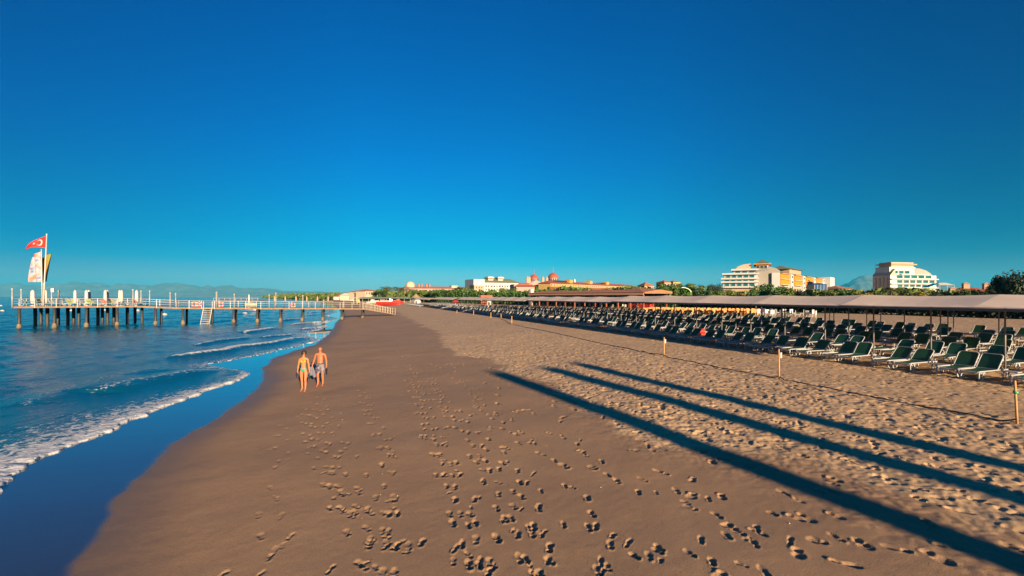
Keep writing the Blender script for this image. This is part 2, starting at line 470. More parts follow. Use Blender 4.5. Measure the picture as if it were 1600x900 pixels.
m = bpy.data.materials.new('sea_water'); m.use_nodes = True
n = m.node_tree; b = n.nodes['Principled BSDF']; L = n.links
pos = n.nodes.new('ShaderNodeNewGeometry').outputs['Position']
mp = n.nodes.new('ShaderNodeMapping'); mp.inputs['Rotation'].default_value = (0, 0, -A20)
L.new(pos, mp.inputs['Vector'])
mp2 = n.nodes.new('ShaderNodeMapping'); mp2.inputs['Scale'].default_value = (1.0, .35, 1)
L.new(mp.outputs[0], mp2.inputs['Vector'])
pv = mp2.outputs[0]
wc = mixc(rng_(noise(.05, 3, .5, pv), .35, .65, 0, 1), (.001, .062, .120), (.002, .088, .155))
L.new(wc, b.inputs['Base Color'])
b.inputs['Roughness'].default_value = .10
b.inputs['IOR'].default_value = 1.33
b1 = n.nodes.new('ShaderNodeBump'); b1.inputs['Distance'].default_value = .35; b1.inputs['Strength'].default_value = .6
L.new(noise(.55, 8, .62, pv), b1.inputs['Height'])
b2 = n.nodes.new('ShaderNodeBump'); b2.inputs['Distance'].default_value = .05; b2.inputs['Strength'].default_value = .6
L.new(noise(5.0, 4, .6, pv), b2.inputs['Height']); L.new(b1.outputs[0], b2.inputs['Normal'])
L.new(b2.outputs[0], b.inputs['Normal'])
fb = n.nodes.new('ShaderNodeBsdfPrincipled')
fb.inputs['Base Color'].default_value = (.50, .52, .55, 1); fb.inputs['Roughness'].default_value = .7
b3 = n.nodes.new('ShaderNodeBump'); b3.inputs['Distance'].default_value = .06; b3.inputs['Strength'].default_value = .8
L.new(noise(9, 4, .6), b3.inputs['Height']); L.new(b3.outputs[0], fb.inputs['Normal'])
ms = n.nodes.new('ShaderNodeMixShader')
ad = n.nodes.new('ShaderNodeMath'); ad.operation = 'ADD'
vor = n.nodes.new('ShaderNodeTexVoronoi'); vor.feature = 'DISTANCE_TO_EDGE'; vor.inputs['Scale'].default_value = 2.6
wv = n.nodes.new('ShaderNodeVectorMath'); wv.operation = 'ADD'
nz = n.nodes.new('ShaderNodeTexNoise'); nz.inputs['Scale'].default_value = 2.5; nz.inputs['Detail'].default_value = 3
L.new(pos, nz.inputs['Vector']); sc3 = n.nodes.new('ShaderNodeVectorMath'); sc3.operation = 'SCALE'; sc3.inputs['Scale'].default_value = .7
L.new(nz.outputs['Color'], sc3.inputs[0]); L.new(sc3.outputs[0], wv.inputs[0]); L.new(pos, wv.inputs[1]); L.new(wv.outputs[0], vor.inputs['Vector'])
lace = rng_(vor.outputs['Distance'], 0, .20, .34, -.05)
nn_ = rng_(noise(4.2, 8, .72), .3, .7, -.48, .48)
ad2 = n.nodes.new('ShaderNodeMath'); ad2.operation = 'ADD'
L.new(nn_, ad2.inputs[0]); L.new(lace, ad2.inputs[1])
gt = n.nodes.new('ShaderNodeMath'); gt.operation = 'MULTIPLY'
L.new(ad2.outputs[0], gt.inputs[0]); L.new(rng_(attr('foam'), .03, .4, 0, 1), gt.inputs[1])
L.new(gt.outputs[0], ad.inputs[0]); L.new(attr('foam'), ad.inputs[1])
L.new(rng_(ad.outputs[0], .55, .78, 0, 1), ms.inputs['Fac'])
L.new(b.outputs[0], ms.inputs[1]); L.new(fb.outputs[0], ms.inputs[2])
L.new(ms.outputs[0], n.nodes['Material Output'].inputs['Surface'])
sea = grid_mesh('sea', np.stack([x2, y2, zw], 2), m, True, {'foam': foam})
tag(sea, kind='structure')
del x2, y2, s2, t2, d2, f2, wz, zin, lip
# ---------------------------------------------------------------- mesh helpers
class MB:
    def __init__(s): s.v = []; s.f = []; s.mi = []; s.cur = 0; s.sm = []
    def add(s, vs, fs, smooth=False):
        o = len(s.v); s.v += [tuple(v) for v in vs]
        for f in fs: s.f.append([o + i for i in f]); s.mi.append(s.cur); s.sm.append(smooth)
        return s
    def box(s, c, d, rz=0, bev=0, M=None):
        x, y, z = d[0] / 2, d[1] / 2, d[2] / 2
        if bev:
            b = min(bev, x * .9, y * .9, z * .9)
            vs = []; 
            for sz, ins in ((-z, b), (-z + b, 0), (z - b, 0), (z, b)):
                xx, yy = x - ins, y - ins
                vs += [(-xx, -yy, sz), (xx, -yy, sz), (xx, yy, sz), (-xx, yy, sz)]
            fs = [(3, 2, 1, 0), (12, 13, 14, 15)]
            for k in range(3):
                for i in range(4):
                    j = (i + 1) % 4; fs.append((k * 4 + i, k * 4 + j, k * 4 + 4 + j, k * 4 + 4 + i))
        else:
            vs = [(-x, -y, -z), (x, -y, -z), (x, y, -z), (-x, y, -z), (-x, -y, z), (x, -y, z), (x, y, z), (-x, y, z)]
            fs = [(3, 2, 1, 0), (4, 5, 6, 7), (0, 1, 5, 4), (1, 2, 6, 5), (2, 3, 7, 6), (3, 0, 4, 7)]
        if M is None: M = Matrix.Rotation(rz, 4, 'Z')
        c = Vector(c)
        return s.add([M @ Vector(v) + c for v in vs], fs)
    def tube(s, pts, r, n=8, cap=True, sy=1.0):
        pts = [Vector(p) for p in pts]
        rs = r if isinstance(r, (list, tuple)) else [r] * len(pts)
        o = len(s.v); vs = []; fs = []
        ref = None
        for i, p in enumerate(pts):
            a = pts[max(i - 1, 0)]; b = pts[min(i + 1, len(pts) - 1)]
            d = (b - a).normalized()
            if ref is None: ref = Vector((0, 0, 1)) if abs(d.z) < .9 else Vector((1, 0, 0))
            u = d.cross(ref).normalized(); w = u.cross(d).normalized(); ref = w
            for k in range(n):
                t = 2 * math.pi * k / n
                vs.append(p + u * math.cos(t) * rs[i] + w * math.sin(t) * rs[i] * sy)
        for i in range(len(pts) - 1):
            for k in range(n):
                k2 = (k + 1) % n
                fs.append((i * n + k, (i + 1) * n + k, (i + 1) * n + k2, i * n + k2))
        if cap:
            fs.append(tuple(range(n))); fs.append(tuple((len(pts) - 1) * n + k for k in range(n - 1, -1, -1)))
        return s.add(vs, fs, True)
    def lathe(s, prof, c=(0, 0, 0), n=16, sx=1, sy=1, M=None):
        vs = []; fs = []
        for r, z in prof:
            for k in range(n):
                t = 2 * math.pi * k / n; vs.append(Vector((r * math.cos(t) * sx, r * math.sin(t) * sy, z)))
        for i in range(len(prof) - 1):
            for k in range(n):
                k2 = (k + 1) % n; fs.append((i * n + k, i * n + k2, (i + 1) * n + k2, (i + 1) * n + k))
        c = Vector(c)
        vs = [(M @ v if M else v) + c for v in vs]
        return s.add(vs, fs, True)
    def poly(s, pts, th, axis='y'):
        """flat outline (u,w) in the xz plane given thickness th along y"""
        n = len(pts)
        vs = [(p[0], -th / 2, p[1]) for p in pts] + [(p[0], th / 2, p[1]) for p in pts]
        fs = [tuple(range(n)), tuple(range(2 * n - 1, n - 1, -1))] + [(i, i + n, (i + 1) % n + n, (i + 1) % n) for i in range(n)]
        return s.add(vs, fs)
    def hip(s, x0, x1, y0, y1, z0, h, ridge=.5, over=0):
        x0 -= over; x1 += over; y0 -= over; y1 += over
        w = x1 - x0; d = y1 - y0; ins = min(w, d) / 2 * ridge * 2
        ins = min(ins, w / 2 - .01)
        ym = (y0 + y1) / 2
        vs = [(x0, y0, z0), (x1, y0, z0), (x1, y1, z0), (x0, y1, z0), (x0 + ins, ym, z0 + h), (x1 - ins, ym, z0 + h)]
        return s.add(vs, [(0, 1, 5, 4), (1, 2, 5), (2, 3, 4, 5), (3, 0, 4), (3, 2, 1, 0)])
    def xf(s, M):
        s.v = [tuple(M @ Vector(v)) for v in s.v]; return s
    def mesh(s, name, mats):
        me = bpy.data.meshes.new(name); me.from_pydata(s.v, [], s.f)
        for m_ in (mats if isinstance(mats, (list, tuple)) else [mats]): me.materials.append(m_)
        me.polygons.foreach_set('material_index', s.mi)
        me.polygons.foreach_set('use_smooth', s.sm)
        me.update(); return me
    def build(s, name, mats, parent=None, loc=None, rz=None):
        o = bpy.data.objects.new(name, s.mesh(name, mats)); COL.objects.link(o)
        if parent is not None: o.parent = parent
        if loc is not None: o.location = loc
        if rz is not None: o.rotation_euler = (0, 0, rz)
        return o
def empty(name, loc=(0, 0, 0), rz=0, label=None, cat=None, group=None):
    o = bpy.data.objects.new(name, None); COL.objects.link(o)
    o.location = loc; o.rotation_euler = (0, 0, rz); o.empty_display_size = .3
    return tag(o, label, cat, group)
def meshobj(name, me, parent=None, loc=(0, 0, 0), rz=0, scale=None):
    o = bpy.data.objects.new(name, me); COL.objects.link(o)
    o.parent = parent; o.location = loc; o.rotation_euler = (0, 0, rz)
    if scale is not None: o.scale = scale
    return o
def kids(o): return [c for c in bpy.data.objects if c.parent == o]
def copy_tree(tree, label=None, cat=None, group=None, loc=None, rz=None, scale=None):
    """tree = (root, [(child, [subchildren])...])"""
    root, ch = tree
    r = root.copy(); COL.objects.link(r)
    if loc is not None: r.location = loc
    if rz is not None: r.rotation_euler = (0, 0, rz)
    if scale is not None: r.scale = (scale,) * 3
    tag(r, label, cat, group)
    for c, sub in ch:
        k = c.copy(); COL.objects.link(k); k.parent = r
        for d in sub:
            q = d.copy(); COL.objects.link(q); q.parent = k
    return r
ONES = ['', 'first', 'second', 'third', 'fourth', 'fifth', 'sixth', 'seventh', 'eighth', 'ninth', 'tenth', 'eleventh', 'twelfth', 'thirteenth', 'fourteenth', 'fifteenth', 'sixteenth', 'seventeenth', 'eighteenth', 'nineteenth']
TENS = {20: ('twentieth', 'twenty'), 30: ('thirtieth', 'thirty'), 40: ('fortieth', 'forty'), 50: ('fiftieth', 'fifty'), 60: ('sixtieth', 'sixty'), 70: ('seventieth', 'seventy'), 80: ('eightieth', 'eighty')}
def ordw(n):
    if n < 20: return ONES[n]
    d = n // 10 * 10
    return TENS[d][0] if n % 10 == 0 else TENS[d][1] + '-' + ONES[n % 10]

M_GREEN = mat('green_mesh_fabric', (.030, .150, .100), .55, var=.25, scale=1.3, bump=.3, bscale=300)
_n = M_GREEN.node_tree; _t = _n.nodes.new('ShaderNodeBsdfTranslucent'); _t.inputs['Color'].default_value = (.06, .30, .17, 1)
_m = _n.nodes.new('ShaderNodeMixShader'); _m.inputs[0].default_value = .38
_n.links.new(_n.nodes['Principled BSDF'].outputs[0], _m.inputs[1]); _n.links.new(_t.outputs[0], _m.inputs[2]); _n.links.new(_m.outputs[0], _n.nodes['Material Output'].inputs['Surface'])
M_POST = mat('awning_post_metal', (.20, .19, .18), .5)
M_FRAME = mat('pale_resin', (.36, .37, .38), .45, var=.08)
M_WHITE = mat('white_paint', (.44, .43, .41), .5, var=.06)
M_WOOD = mat('stake_wood', (.50, .26, .09), .7, var=.2, scale=8)
M_DECK = mat('deck_wood', (.19, .115, .065), .7, var=.25, scale=2)
M_PILE = mat('dark_pile', (.030, .030, .032), .6, var=.3, scale=2)
M_PILEB = mat('pile_growth', (.16, .12, .07), .8, var=.3, scale=4)
M_STEEL = mat('rail_white_metal', (.30, .29, .275), .35, var=.05)
M_AWN = mat('awning_fabric', (.74, .58, .45), .8, var=.07, scale=.4, bump=.3, bscale=1.2)
M_AWNB = mat('awning_beam', (.10, .09, .09), .6)
M_ROPE = mat('rope', (.07, .06, .06), .9, var=.3, scale=10)
M_GLASS = mat('teal_glass', (.015, .10, .11), .12, spec=.8, var=.4, scale=.4)
M_GLASSD = mat('dark_glass', (.03, .035, .045), .15, spec=.8, var=.4, scale=.3)
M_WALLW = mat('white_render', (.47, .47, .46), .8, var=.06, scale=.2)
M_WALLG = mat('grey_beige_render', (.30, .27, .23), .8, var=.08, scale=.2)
M_ORANGE = mat('orange_awnings', (.55, .19, .008), .7, var=.15, scale=1.0)
M_PEACH = mat('peach_render', (.42, .26, .17), .8, var=.1, scale=.3)
M_PINK = mat('pink_render', (.36, .23, .21), .8, var=.08, scale=.3)
M_YELL = mat('yellow_render', (.42, .27, .09), .8, var=.08, scale=.3)
M_CREAM = mat('cream_render', (.44, .36, .26), .8, var=.08, scale=.3)
M_TILE = mat('red_tiles', (.30, .07, .04), .8, var=.25, scale=1.0)
M_TILEO = mat('orange_tiles', (.36, .13, .065), .8, var=.2, scale=1.0)
M_GROOF = mat('green_grey_roof', (.13, .16, .10), .7, var=.15, scale=.5)
M_RED = mat('red_paint', (.60, .03, .02), .45, var=.1)
M_BROWNP = mat('red_brown_posts', (.26, .07, .035), .7, var=.15)
M_BROWNR = mat('brown_roof', (.30, .14, .08), .8, var=.15, scale=.6)
rnd = random.Random(5)
# ---------------------------------------------------------------- far hills as terrain
M_ROCK = mat('mountain_rock', (.10, .115, .12), .95, var=.35, scale=.004)
def ridge(name, pts, Y0, depth, seed, amp=1.0):
    """pts: skyline (px, py) at distance Y0; a range with real depth"""
    px = np.array([p[0] for p in pts], float); py = np.array([p[1] for p in pts], float)
    n = 260; m_ = 46
    u = np.linspace(px[0], px[-1], n); v = np.linspace(0, 1, m_)
    U, V = np.meshgrid(u, v, indexing='ij')
    dist = Y0 + (V - .45) * depth
    Xm = (U - 800) / F * Y0 * (1 + (V - .45) * depth / Y0 * .6)
    top = (HOR - np.interp(U, px, py)) / F * Y0 + H
    prof = np.clip(1 - np.abs(V - .45) / .45, 0, 1) ** .9
    nz = fbm(Xm / 420., dist / 420., seed, 5); rn = 1 - np.abs(fbm(Xm / 700., dist / 700., seed + 9, 5)) * 2.2
    Zm = top * prof * (.80 + .20 * rn) + nz * 190 * amp * prof * (1 - prof * .75) - 3
    Zm[:, 0] = -8; Zm[:, -1] = -8; Zm[0] = -8; Zm[-1] = -8
    P = np.stack([Xm, dist, np.maximum(Zm, -8)], 2)
    o = grid_mesh(name, P[:, ::-1], M_ROCK, False)
    return tag(o, kind='structure')
ridge('mountains', [(-160,452),(-60,446),(10,441.5),(60,443),(100,440),(128,438),(150,440.5),(178,444),(190,441.5),(215,443),(232,445),(248,441),(275,440),(300,443),(322,445),(345,444),(370,447),(392,446),(420,450),(450,453),(490,455),(540,459),(600,462)], 14000, 3200, 3)
ridge('mountain_peak', [(1270,462),(1300,451),(1318,441),(1335,432),(1352,427.5),(1362,426),(1375,431),(1392,434),(1420,440),(1450,441),(1470,436),(1485,441),(1500,446),(1560,450),(1640,455),(1720,462)], 10500, 2400, 8)
ridge('low_hills', [(420,462.5),(470,461),(500,459.8),(530,460.2),(575,459),(640,459.5),(760,459),(900,460),(1000,459.5),(1200,460),(1400,459),(1700,461)], 3000, 900, 14, .15)

# ---------------------------------------------------------------- facades
def root_on(p0, p1, z0=.9, **kw):
    """p0,p1 = (px, depth) of the front wall's ends; local x along the wall, y away"""
    a = at(p0[0], HOR, p0[1]); b_ = at(p1[0], HOR, p1[1])
    rz = math.atan2(b_.y - a.y, b_.x - a.x)
    r = empty(kw['name'], (a.x, a.y, z0), rz, kw['label'], kw['cat'], kw.get('group'))
    return r, (Vector((b_.x, b_.y)) - Vector((a.x, a.y))).length
def zpx(py, Y, z0=.9): return H + (HOR - py) / F * Y - z0
WCACHE = {}
def win(parent, x, y, z, w, h, m_=None, side=False, frame=True):
    """a glazed window set in a projecting frame: frame part > pane"""
    m_ = m_ or M_GLASSD
    key = (round(w, 1), round(h, 1), m_.name, side)
    if key not in WCACHE:
        f = MB(); t = .12
        f.box((0, -.06, h / 2 - t / 2), (w, .2, t)).box((0, -.06, -h / 2 + t / 2), (w, .2, t))
        f.box((-w / 2 + t / 2, -.06, 0), (t, .2, h - 2 * t)).box((w / 2 - t / 2, -.06, 0), (t, .2, h - 2 * t))
        g = MB().box((0, .0, 0), (w - 2 * t, .12, h - 2 * t))
        if side:
            R_ = Matrix.Rotation(-math.pi / 2, 4, 'Z'); f.xf(R_); g.xf(R_)
        WCACHE[key] = (f.mesh('window', M_WHITE), g.mesh('pane', m_))
    fm, gm = WCACHE[key]
    o = meshobj('window', fm, parent, (x, y, z))
    meshobj('pane', gm, o)
    return o
def winrow(parent, x0, x1, n, y, z, w, h, m_=None):
    for i in range(n):
        win(parent, x0 + (x1 - x0) * (i + .5) / n, y, z, w, h, m_)

def simple_house(name, label, cat, p0, p1, depth, pytop, wall, roofm, roofh, floors, cols, group=None, Yref=None, over=.6, ridge_=.5, z0=.9, glass=None):
    r, w = root_on(p0, p1, z0, name=name, label=label, cat=cat, group=group)
    Yr = Yref or (p0[1] + p1[1]) / 2
    ht = zpx(pytop, Yr, z0) - roofh
    MB().box((w / 2, depth / 2, ht / 2), (w, depth, ht)).build('wall', wall, r)
    if roofh > 0: MB().hip(0, w, 0, depth, ht + .003, roofh, ridge_, over).build('roof', roofm, r)
    else:
        MB().box((w / 2, depth / 2, ht + .25), (w + .6, depth + .6, .5)).build('parapet', wall, r)
    fh = ht / floors
    for k in range(floors):
        winrow(r, 0, w, cols, -.02, fh * (k + .55), w / cols * .55, fh * .5, glass)
    return r, w, ht

# left-hand cream houses
simple_house('beach_house', 'small cream house with low tan roof, leftmost before the palm trees', 'house', (559,330),(568,335), 9, 453.5, M_CREAM, M_TILEO, 1.3, 2, 3)
simple_house('beach_house', 'wider cream house with tan tiled roof between small house and palm trees', 'house', (571,320),(590,330), 10, 451.5, M_CREAM, M_TILEO, 1.6, 2, 5)
# long pink row with dome
r, w, ht = simple_house('resort_building', 'long low pink resort building with small white dome behind the palms', 'building', (632,430),(742,470), 16, 447.5, M_PINK, M_TILEO, 2.2, 2, 22, ridge_=.3)
MB().lathe([(4.2, 0), (4.4, .8), (4.4, 3.2), (4.0, 4.6), (2.9, 5.8), (1.3, 6.6), (.01, 6.8)], (8.5, 8, ht + .2)).build('dome', M_CREAM, r)
MB().box((8.5, 8, ht - .4), (10, 10, 2.2)).build('dome_base', M_PINK, r)
for xx in (16.5, 19.5, 24.5, 27.5):
    MB().box((xx, 6, ht + 2.2), (1.3, 1.3, 4.0)).box((xx, 6, ht + 4.3), (1.9, 1.9, .5)).build('chimney', M_BROWNR, r)
MB().box((54, 6, ht + 1.6), (7, 6, 3.2)).build('penthouse', M_CREAM, r)

# white hotel with green roof
r, w = root_on((738,415),(812,440), name='green_roofed_hotel', label='white hotel with long green roof and two rooftop towers left of the domed palace', cat='hotel')
def ph(py, Y=425): return zpx(py, Y)
hw = w
MB().box((hw * .62, 9, ph(441.5) / 2), (hw * .76, 18, ph(441.5))).build('wall', M_WALLW, r)
MB().box((hw * .11, 7, ph(437) / 2), (hw * .22, 20, ph(437))).build('end_tower', M_WALLW, r)
MB().box((hw * .10, 1, ph(446) / 2), (hw * .20, 10, ph(446))).build('front_wing', M_PEACH, r)
MB().hip(hw * .22, hw, 0, 18, ph(441.5), 4.2, .35, .8).build('roof', M_GROOF, r)
for fx in (.42, .63):
    MB().box((hw * fx, 8, ph(436.5)), (5.4, 7, 5.5)).build('rooftop_tower', M_WALLW, r)
    MB().box((hw * fx, 8, ph(435.0)), (6.4, 8, 1.0)).build('tower_band', M_BROWNR, r)
    MB().box((hw * fx, 8, ph(433.6)), (7.0, 8.6, .7)).build('tower_cap', M_WALLW, r)
for k in range(4):
    winrow(r, hw * .25, hw * .99, 13, -.02, 3.0 + k * 3.2, 1.7, 1.5)
    MB().box((hw * .62, -.55, 4.4 + k * 3.2), (hw * .74, 1.1, .25)).build('balcony_slab', M_WALLW, r)
for k in range(4): winrow(r, hw * .02, hw * .18, 3, -4.02, 2.5 + k * 3, 1.3, 1.5)
for i in range(10): MB().box((hw * (.26 + .08 * i), -.5, 8), (.35, .5, 15)).build('pier_column', M_WALLW, r)

# domed pink palace
r, w = root_on((803,345),(882,352), name='domed_palace', label='pink palace hotel with two red domes and thin spires', cat='palace')
def ph(py, Y=348): return zpx(py, Y)
MB().box((w * .5, 9, ph(444) / 2), (w, 18, ph(444))).build('wall', M_PINK, r)
MB().hip(w * .02, w * .40, -3, 8, ph(448), 3.0, .4, .8).build('porch_roof', M_TILE, r)
MB().box((w * .21, 2.5, ph(448) / 2 - .01), (w * .36, 10, ph(448))).build('porch', M_PINK, r)
for fx, pyb, rad in ((.438, 434.5, 3.4), (.827, 433, 4.0)):
    zb = ph(444)
    hh = ph(pyb) - zb
    MB().lathe([(rad + 1.2, 0), (rad + 1.2, hh * .45), (rad, hh * .5), (rad, hh)], (w * fx, 8, zb), 12).build('drum', M_PINK, r)
    d = MB().lathe([(rad + .6, 0), (rad + .5, .6), (rad * .92, rad * .42), (rad * .62, rad * .75), (rad * .25, rad * .95), (.25, rad * 1.05), (.18, rad * 1.5), (.05, rad * 1.5 + 2.8), (.01, rad * 1.5 + 3)], (w * fx, 8, zb + hh), 14).build('dome', M_TILE, r)
    for k in range(6):
        a = -math.pi / 2 + (k - 2.5) * .42
        MB().box((w * fx + math.cos(a) * rad, 8 + math.sin(a) * rad, zb + hh * .75), (.7, .3, 1.4), a + math.pi / 2).build('drum_window', M_GLASSD, r)
    MB().add([(w * fx - 6, 0, zb + .003), (w * fx + 6, 0, zb + .003), (w * fx, 0, zb + 3.4), (w * fx - 6, 6, zb + .003), (w * fx + 6, 6, zb + .003), (w * fx, 6, zb + 3.4)], [(0, 1, 2), (3, 5, 4), (0, 2, 5, 3), (1, 4, 5, 2)]).build('gable', M_PINK, r)
for xx in (.29, .60, .68, .33):
    MB().box((w * xx, 5, ph(439.5)), (1.6, 1.6, 6)).hip(w * xx - 1, w * xx + 1, 4, 6, ph(439.5) + 3, .9, .4).build('turret', M_PEACH, r)
for k in range(3): winrow(r, w * .42, w * .98, 11, -.02, 3.4 + 2.9 * k, 1.0, 1.5)
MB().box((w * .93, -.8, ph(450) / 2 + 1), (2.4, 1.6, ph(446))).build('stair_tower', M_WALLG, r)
win(r, w * .93, -1.62, ph(450) / 2 + 2, 1.6, 8, M_GLASSD)

# long yellow hotel with stepped red roofs
r, w = root_on((868,330),(1001,455), name='yellow_hotel', label='long yellow hotel with stepped tiled roofs right of the domed palace', cat='hotel')
ht = 8.6
MB().box((w / 2, 8, ht / 2), (w, 16, ht)).build('wall', M_YELL, r)
MB().add([(-.5, -1.2, ht), (w + .5, -1.2, ht), (w + .5, 5, ht + 2.0), (-.5, 5, ht + 2.0), (-.5, 5, ht), (w + .5, 5, ht)], [(0, 1, 2, 3), (0, 3, 4), (1, 5, 2), (2, 5, 4, 3), (0, 4, 5, 1)]).build('lower_roof', M_TILEO, r)
MB().box((w / 2, 10.5, ht + 2.2), (w - 2, 11, 4.4)).build('upper_wall', M_YELL, r)
MB().hip(1, w - 1, 5, 16, ht + 4.4, 2.1, .4, .9).build('upper_roof', M_TILE, r)
for fx, ww in ((.13, 16), (.60, 10)): MB().box((w * fx, 11, ht + 6.4), (ww, 7, 1.1), 0).build('solar_panels', M_GLASSD, r)
for fx in (.21, .42, .62): MB().box((w * fx, 9, ht + 6.2), (4.5, 5, 3.0)).hip(w * fx - 2.5, w * fx + 2.5, 6.5, 11.5, ht + 7.7, .8, .4).build('roof_turret', M_YELL, r)
MB().lathe([(.9, 0), (.9, 2.4), (.6, 3.0), (.01, 3.1)], (w * .28, 10, ht + 5.8), 10).build('water_tank', M_WHITE, r)
winrow(r, 0, w, 40, 4.98, ht + 3.1, 1.6, 1.3)
for k in range(2): winrow(r, 0, w, 28, -.02, 2.6 + 3.2 * k, 1.8, 1.9)

# gold-roofed houses in the trees
simple_house('villa', 'orange villa with pyramid tiled roof just right of the yellow hotel', 'villa', (1007,300),(1022,302), 9, 440.5, M_PEACH, M_TILEO, 2.6, 3, 4)
simple_house('villa', 'ochre villa with tiled roof half hidden among the trees', 'villa', (1038,310),(1050,312), 9, 437.5, M_PEACH, M_TILEO, 1.6, 3, 3)
simple_house('villa', 'yellow villa top showing above the trees left of the green tent', 'villa', (1052,310),(1063,311), 8, 438, M_YELL, M_TILEO, 1.0, 3, 3)

# big white hotel with orange awnings
r, w = root_on((1130,245),(1184,237), name='white_hotel', label='large white hotel with teal windows and a long wing of orange awnings', cat='hotel')
def ph(py, Y=240): return zpx(py, Y)
floors = [(451.5, 447.5, 0.0), (447.5, 439.5, 0.0), (439.5, 434.0, 0.0), (434.0, 426.5, .03), (426.5, 420.0, .30)]
for i, (pb, pt, ins) in enumerate(floors):
    zb, zt = ph(pb), ph(pt)
    if i == 0: zb = 0
    x0 = w * ins; x1 = w
    MB().box(((x0 + x1) / 2, 9 + i * .4, (zb + zt) / 2), (x1 - x0, 17 - i * .8, zt - zb - .01)).build('wall', M_PEACH if i == 0 else M_WALLW, r)
    MB().box(((x0 + x1) / 2 - .3, 8.2 + i * .4, zt - .3), (x1 - x0 + 1.6, 18.6 - i * .8, .9)).build('balcony_slab', M_WALLW, r)
    if i:
        yw = 9 + i * .4 - (17 - i * .8) / 2
        segs = 5 if i < 4 else 3
        for k in range(segs):
            a_ = x0 + .6 + (x1 * .90 - x0) * k / segs; bb = x0 + .2 + (x1 * .90 - x0) * (k + 1) / segs
            win(r, (a_ + bb) / 2, yw - .05, (zb + zt) / 2 - .5, bb - a_ - .25, (zt - zb) * .62, M_GLASS)
# curved shoulder roof on the left, penthouse and hip roof
zz = ph(420)
MB().poly([(w * .36, zz), (w * .42, zz + 1.5), (w * .60, zz + 2.6), (w * .80, zz + 2.9), (w * .80, zz)], 12).xf(Matrix.Translation((0, 9, 0))).build('curved_roof', M_CREAM, r)
MB().box((w * 1.12, 11, (ph(413.6) + ph(424)) / 2), (w * .36, 16, ph(413.6) - ph(424))).build('penthouse', M_WALLW, r)
for k in range(3): win(r, w * (1.0 + .11 * k), 2.95, ph(417.5), 1.5, 1.6, M_GLASSD)
MB().box((w * 1.13, 11, ph(412.9)), (w * .50, 19, .55)).build('fascia', M_ORANGE, r)
MB().hip(w * .90, w * 1.36, 2.5, 19.5, ph(412.4), 2.6, .42).build('penthouse_roof', M_GROOF, r)
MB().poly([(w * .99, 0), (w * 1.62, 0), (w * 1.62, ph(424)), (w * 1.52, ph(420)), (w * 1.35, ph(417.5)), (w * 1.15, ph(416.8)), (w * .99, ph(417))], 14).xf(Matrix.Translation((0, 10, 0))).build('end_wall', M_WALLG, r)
MB().box((w * 1.50, 3.0, ph(427) / 2), (w * .22, 2.2, ph(427))).build('stair_tower', M_WALLW, r)
# side wing: its own frame along the receding facade
a = at(1211, HOR, 243); b_ = at(1287, HOR, 335)
ang_w = math.atan2(b_.y - a.y, b_.x - a.x); Lw = (b_ - a).length
wr = bpy.data.objects.new('wing_wall', MB().box((Lw / 2, 7, 8.2), (Lw, 14, 16.4)).mesh('wing_wall', M_WALLW)); COL.objects.link(wr)
wr.parent = r; Mi = Matrix.Translation(r.location) @ Matrix.Rotation(r.rotation_euler.z, 4, 'Z')
wl = Mi.inverted() @ Vector((a.x, a.y, .9)); wr.location = wl; wr.rotation_euler = (0, 0, ang_w - r.rotation_euler.z)
def wing(mb, name, m_):
    o = mb.build(name, m_, r); o.location = wl; o.rotation_euler = wr.rotation_euler; return o
for k in range(4):
    xc = Lw * (.13 + .235 * k); ww = Lw * .15
    wing(MB().box((xc, -.5, 12.6), (ww, 1.0, 6.2), 0, .1), 'orange_awning', M_ORANGE)
    for q in range(3): wing(MB().box((xc, -1.25, 9.7 + 3.1 * q), (ww + .4, 1.5, .22)), 'balcony_slab', M_WALLW)
    wing(MB().box((xc, -.3, 5.0), (ww, .6, 7.6)), 'peach_bay', M_PEACH)
    for q in range(2):
        for i in range(3):
            wing(MB().box((xc + (i - 1) * ww * .31, -.65, 3.2 + 3.4 * q), (ww * .2, .12, 2.0)), 'window', M_GLASSD)
    wing(MB().box((xc + ww * .72, -.7, 8), (ww * .26, 1.4, 16)), 'stair_tower', M_WALLW)
    for q in range(5): wing(MB().box((xc + ww * .72, -1.43, 2.5 + 3 * q), (ww * .12, .08, 1.3)), 'stair_window', M_GLASSD)
wing(MB().hip(0, Lw, -.5, 14, 16.4, 1.6, .3, .9), 'wing_roof', M_GROOF)
wing(MB().box((Lw * .38, 6, 18.2), (Lw * .22, 10, 2.8)), 'wing_penthouse', M_PEACH)
wing(MB().hip(Lw * .25, Lw * .51, .5, 11.5, 19.6, 2.2, .4, .6), 'wing_penthouse_roof', M_GROOF)
wing(MB().box((Lw * 1.02, 4, 8.6), (Lw * .13, 18, 17.4), 0, .1), 'end_block', M_WALLW)

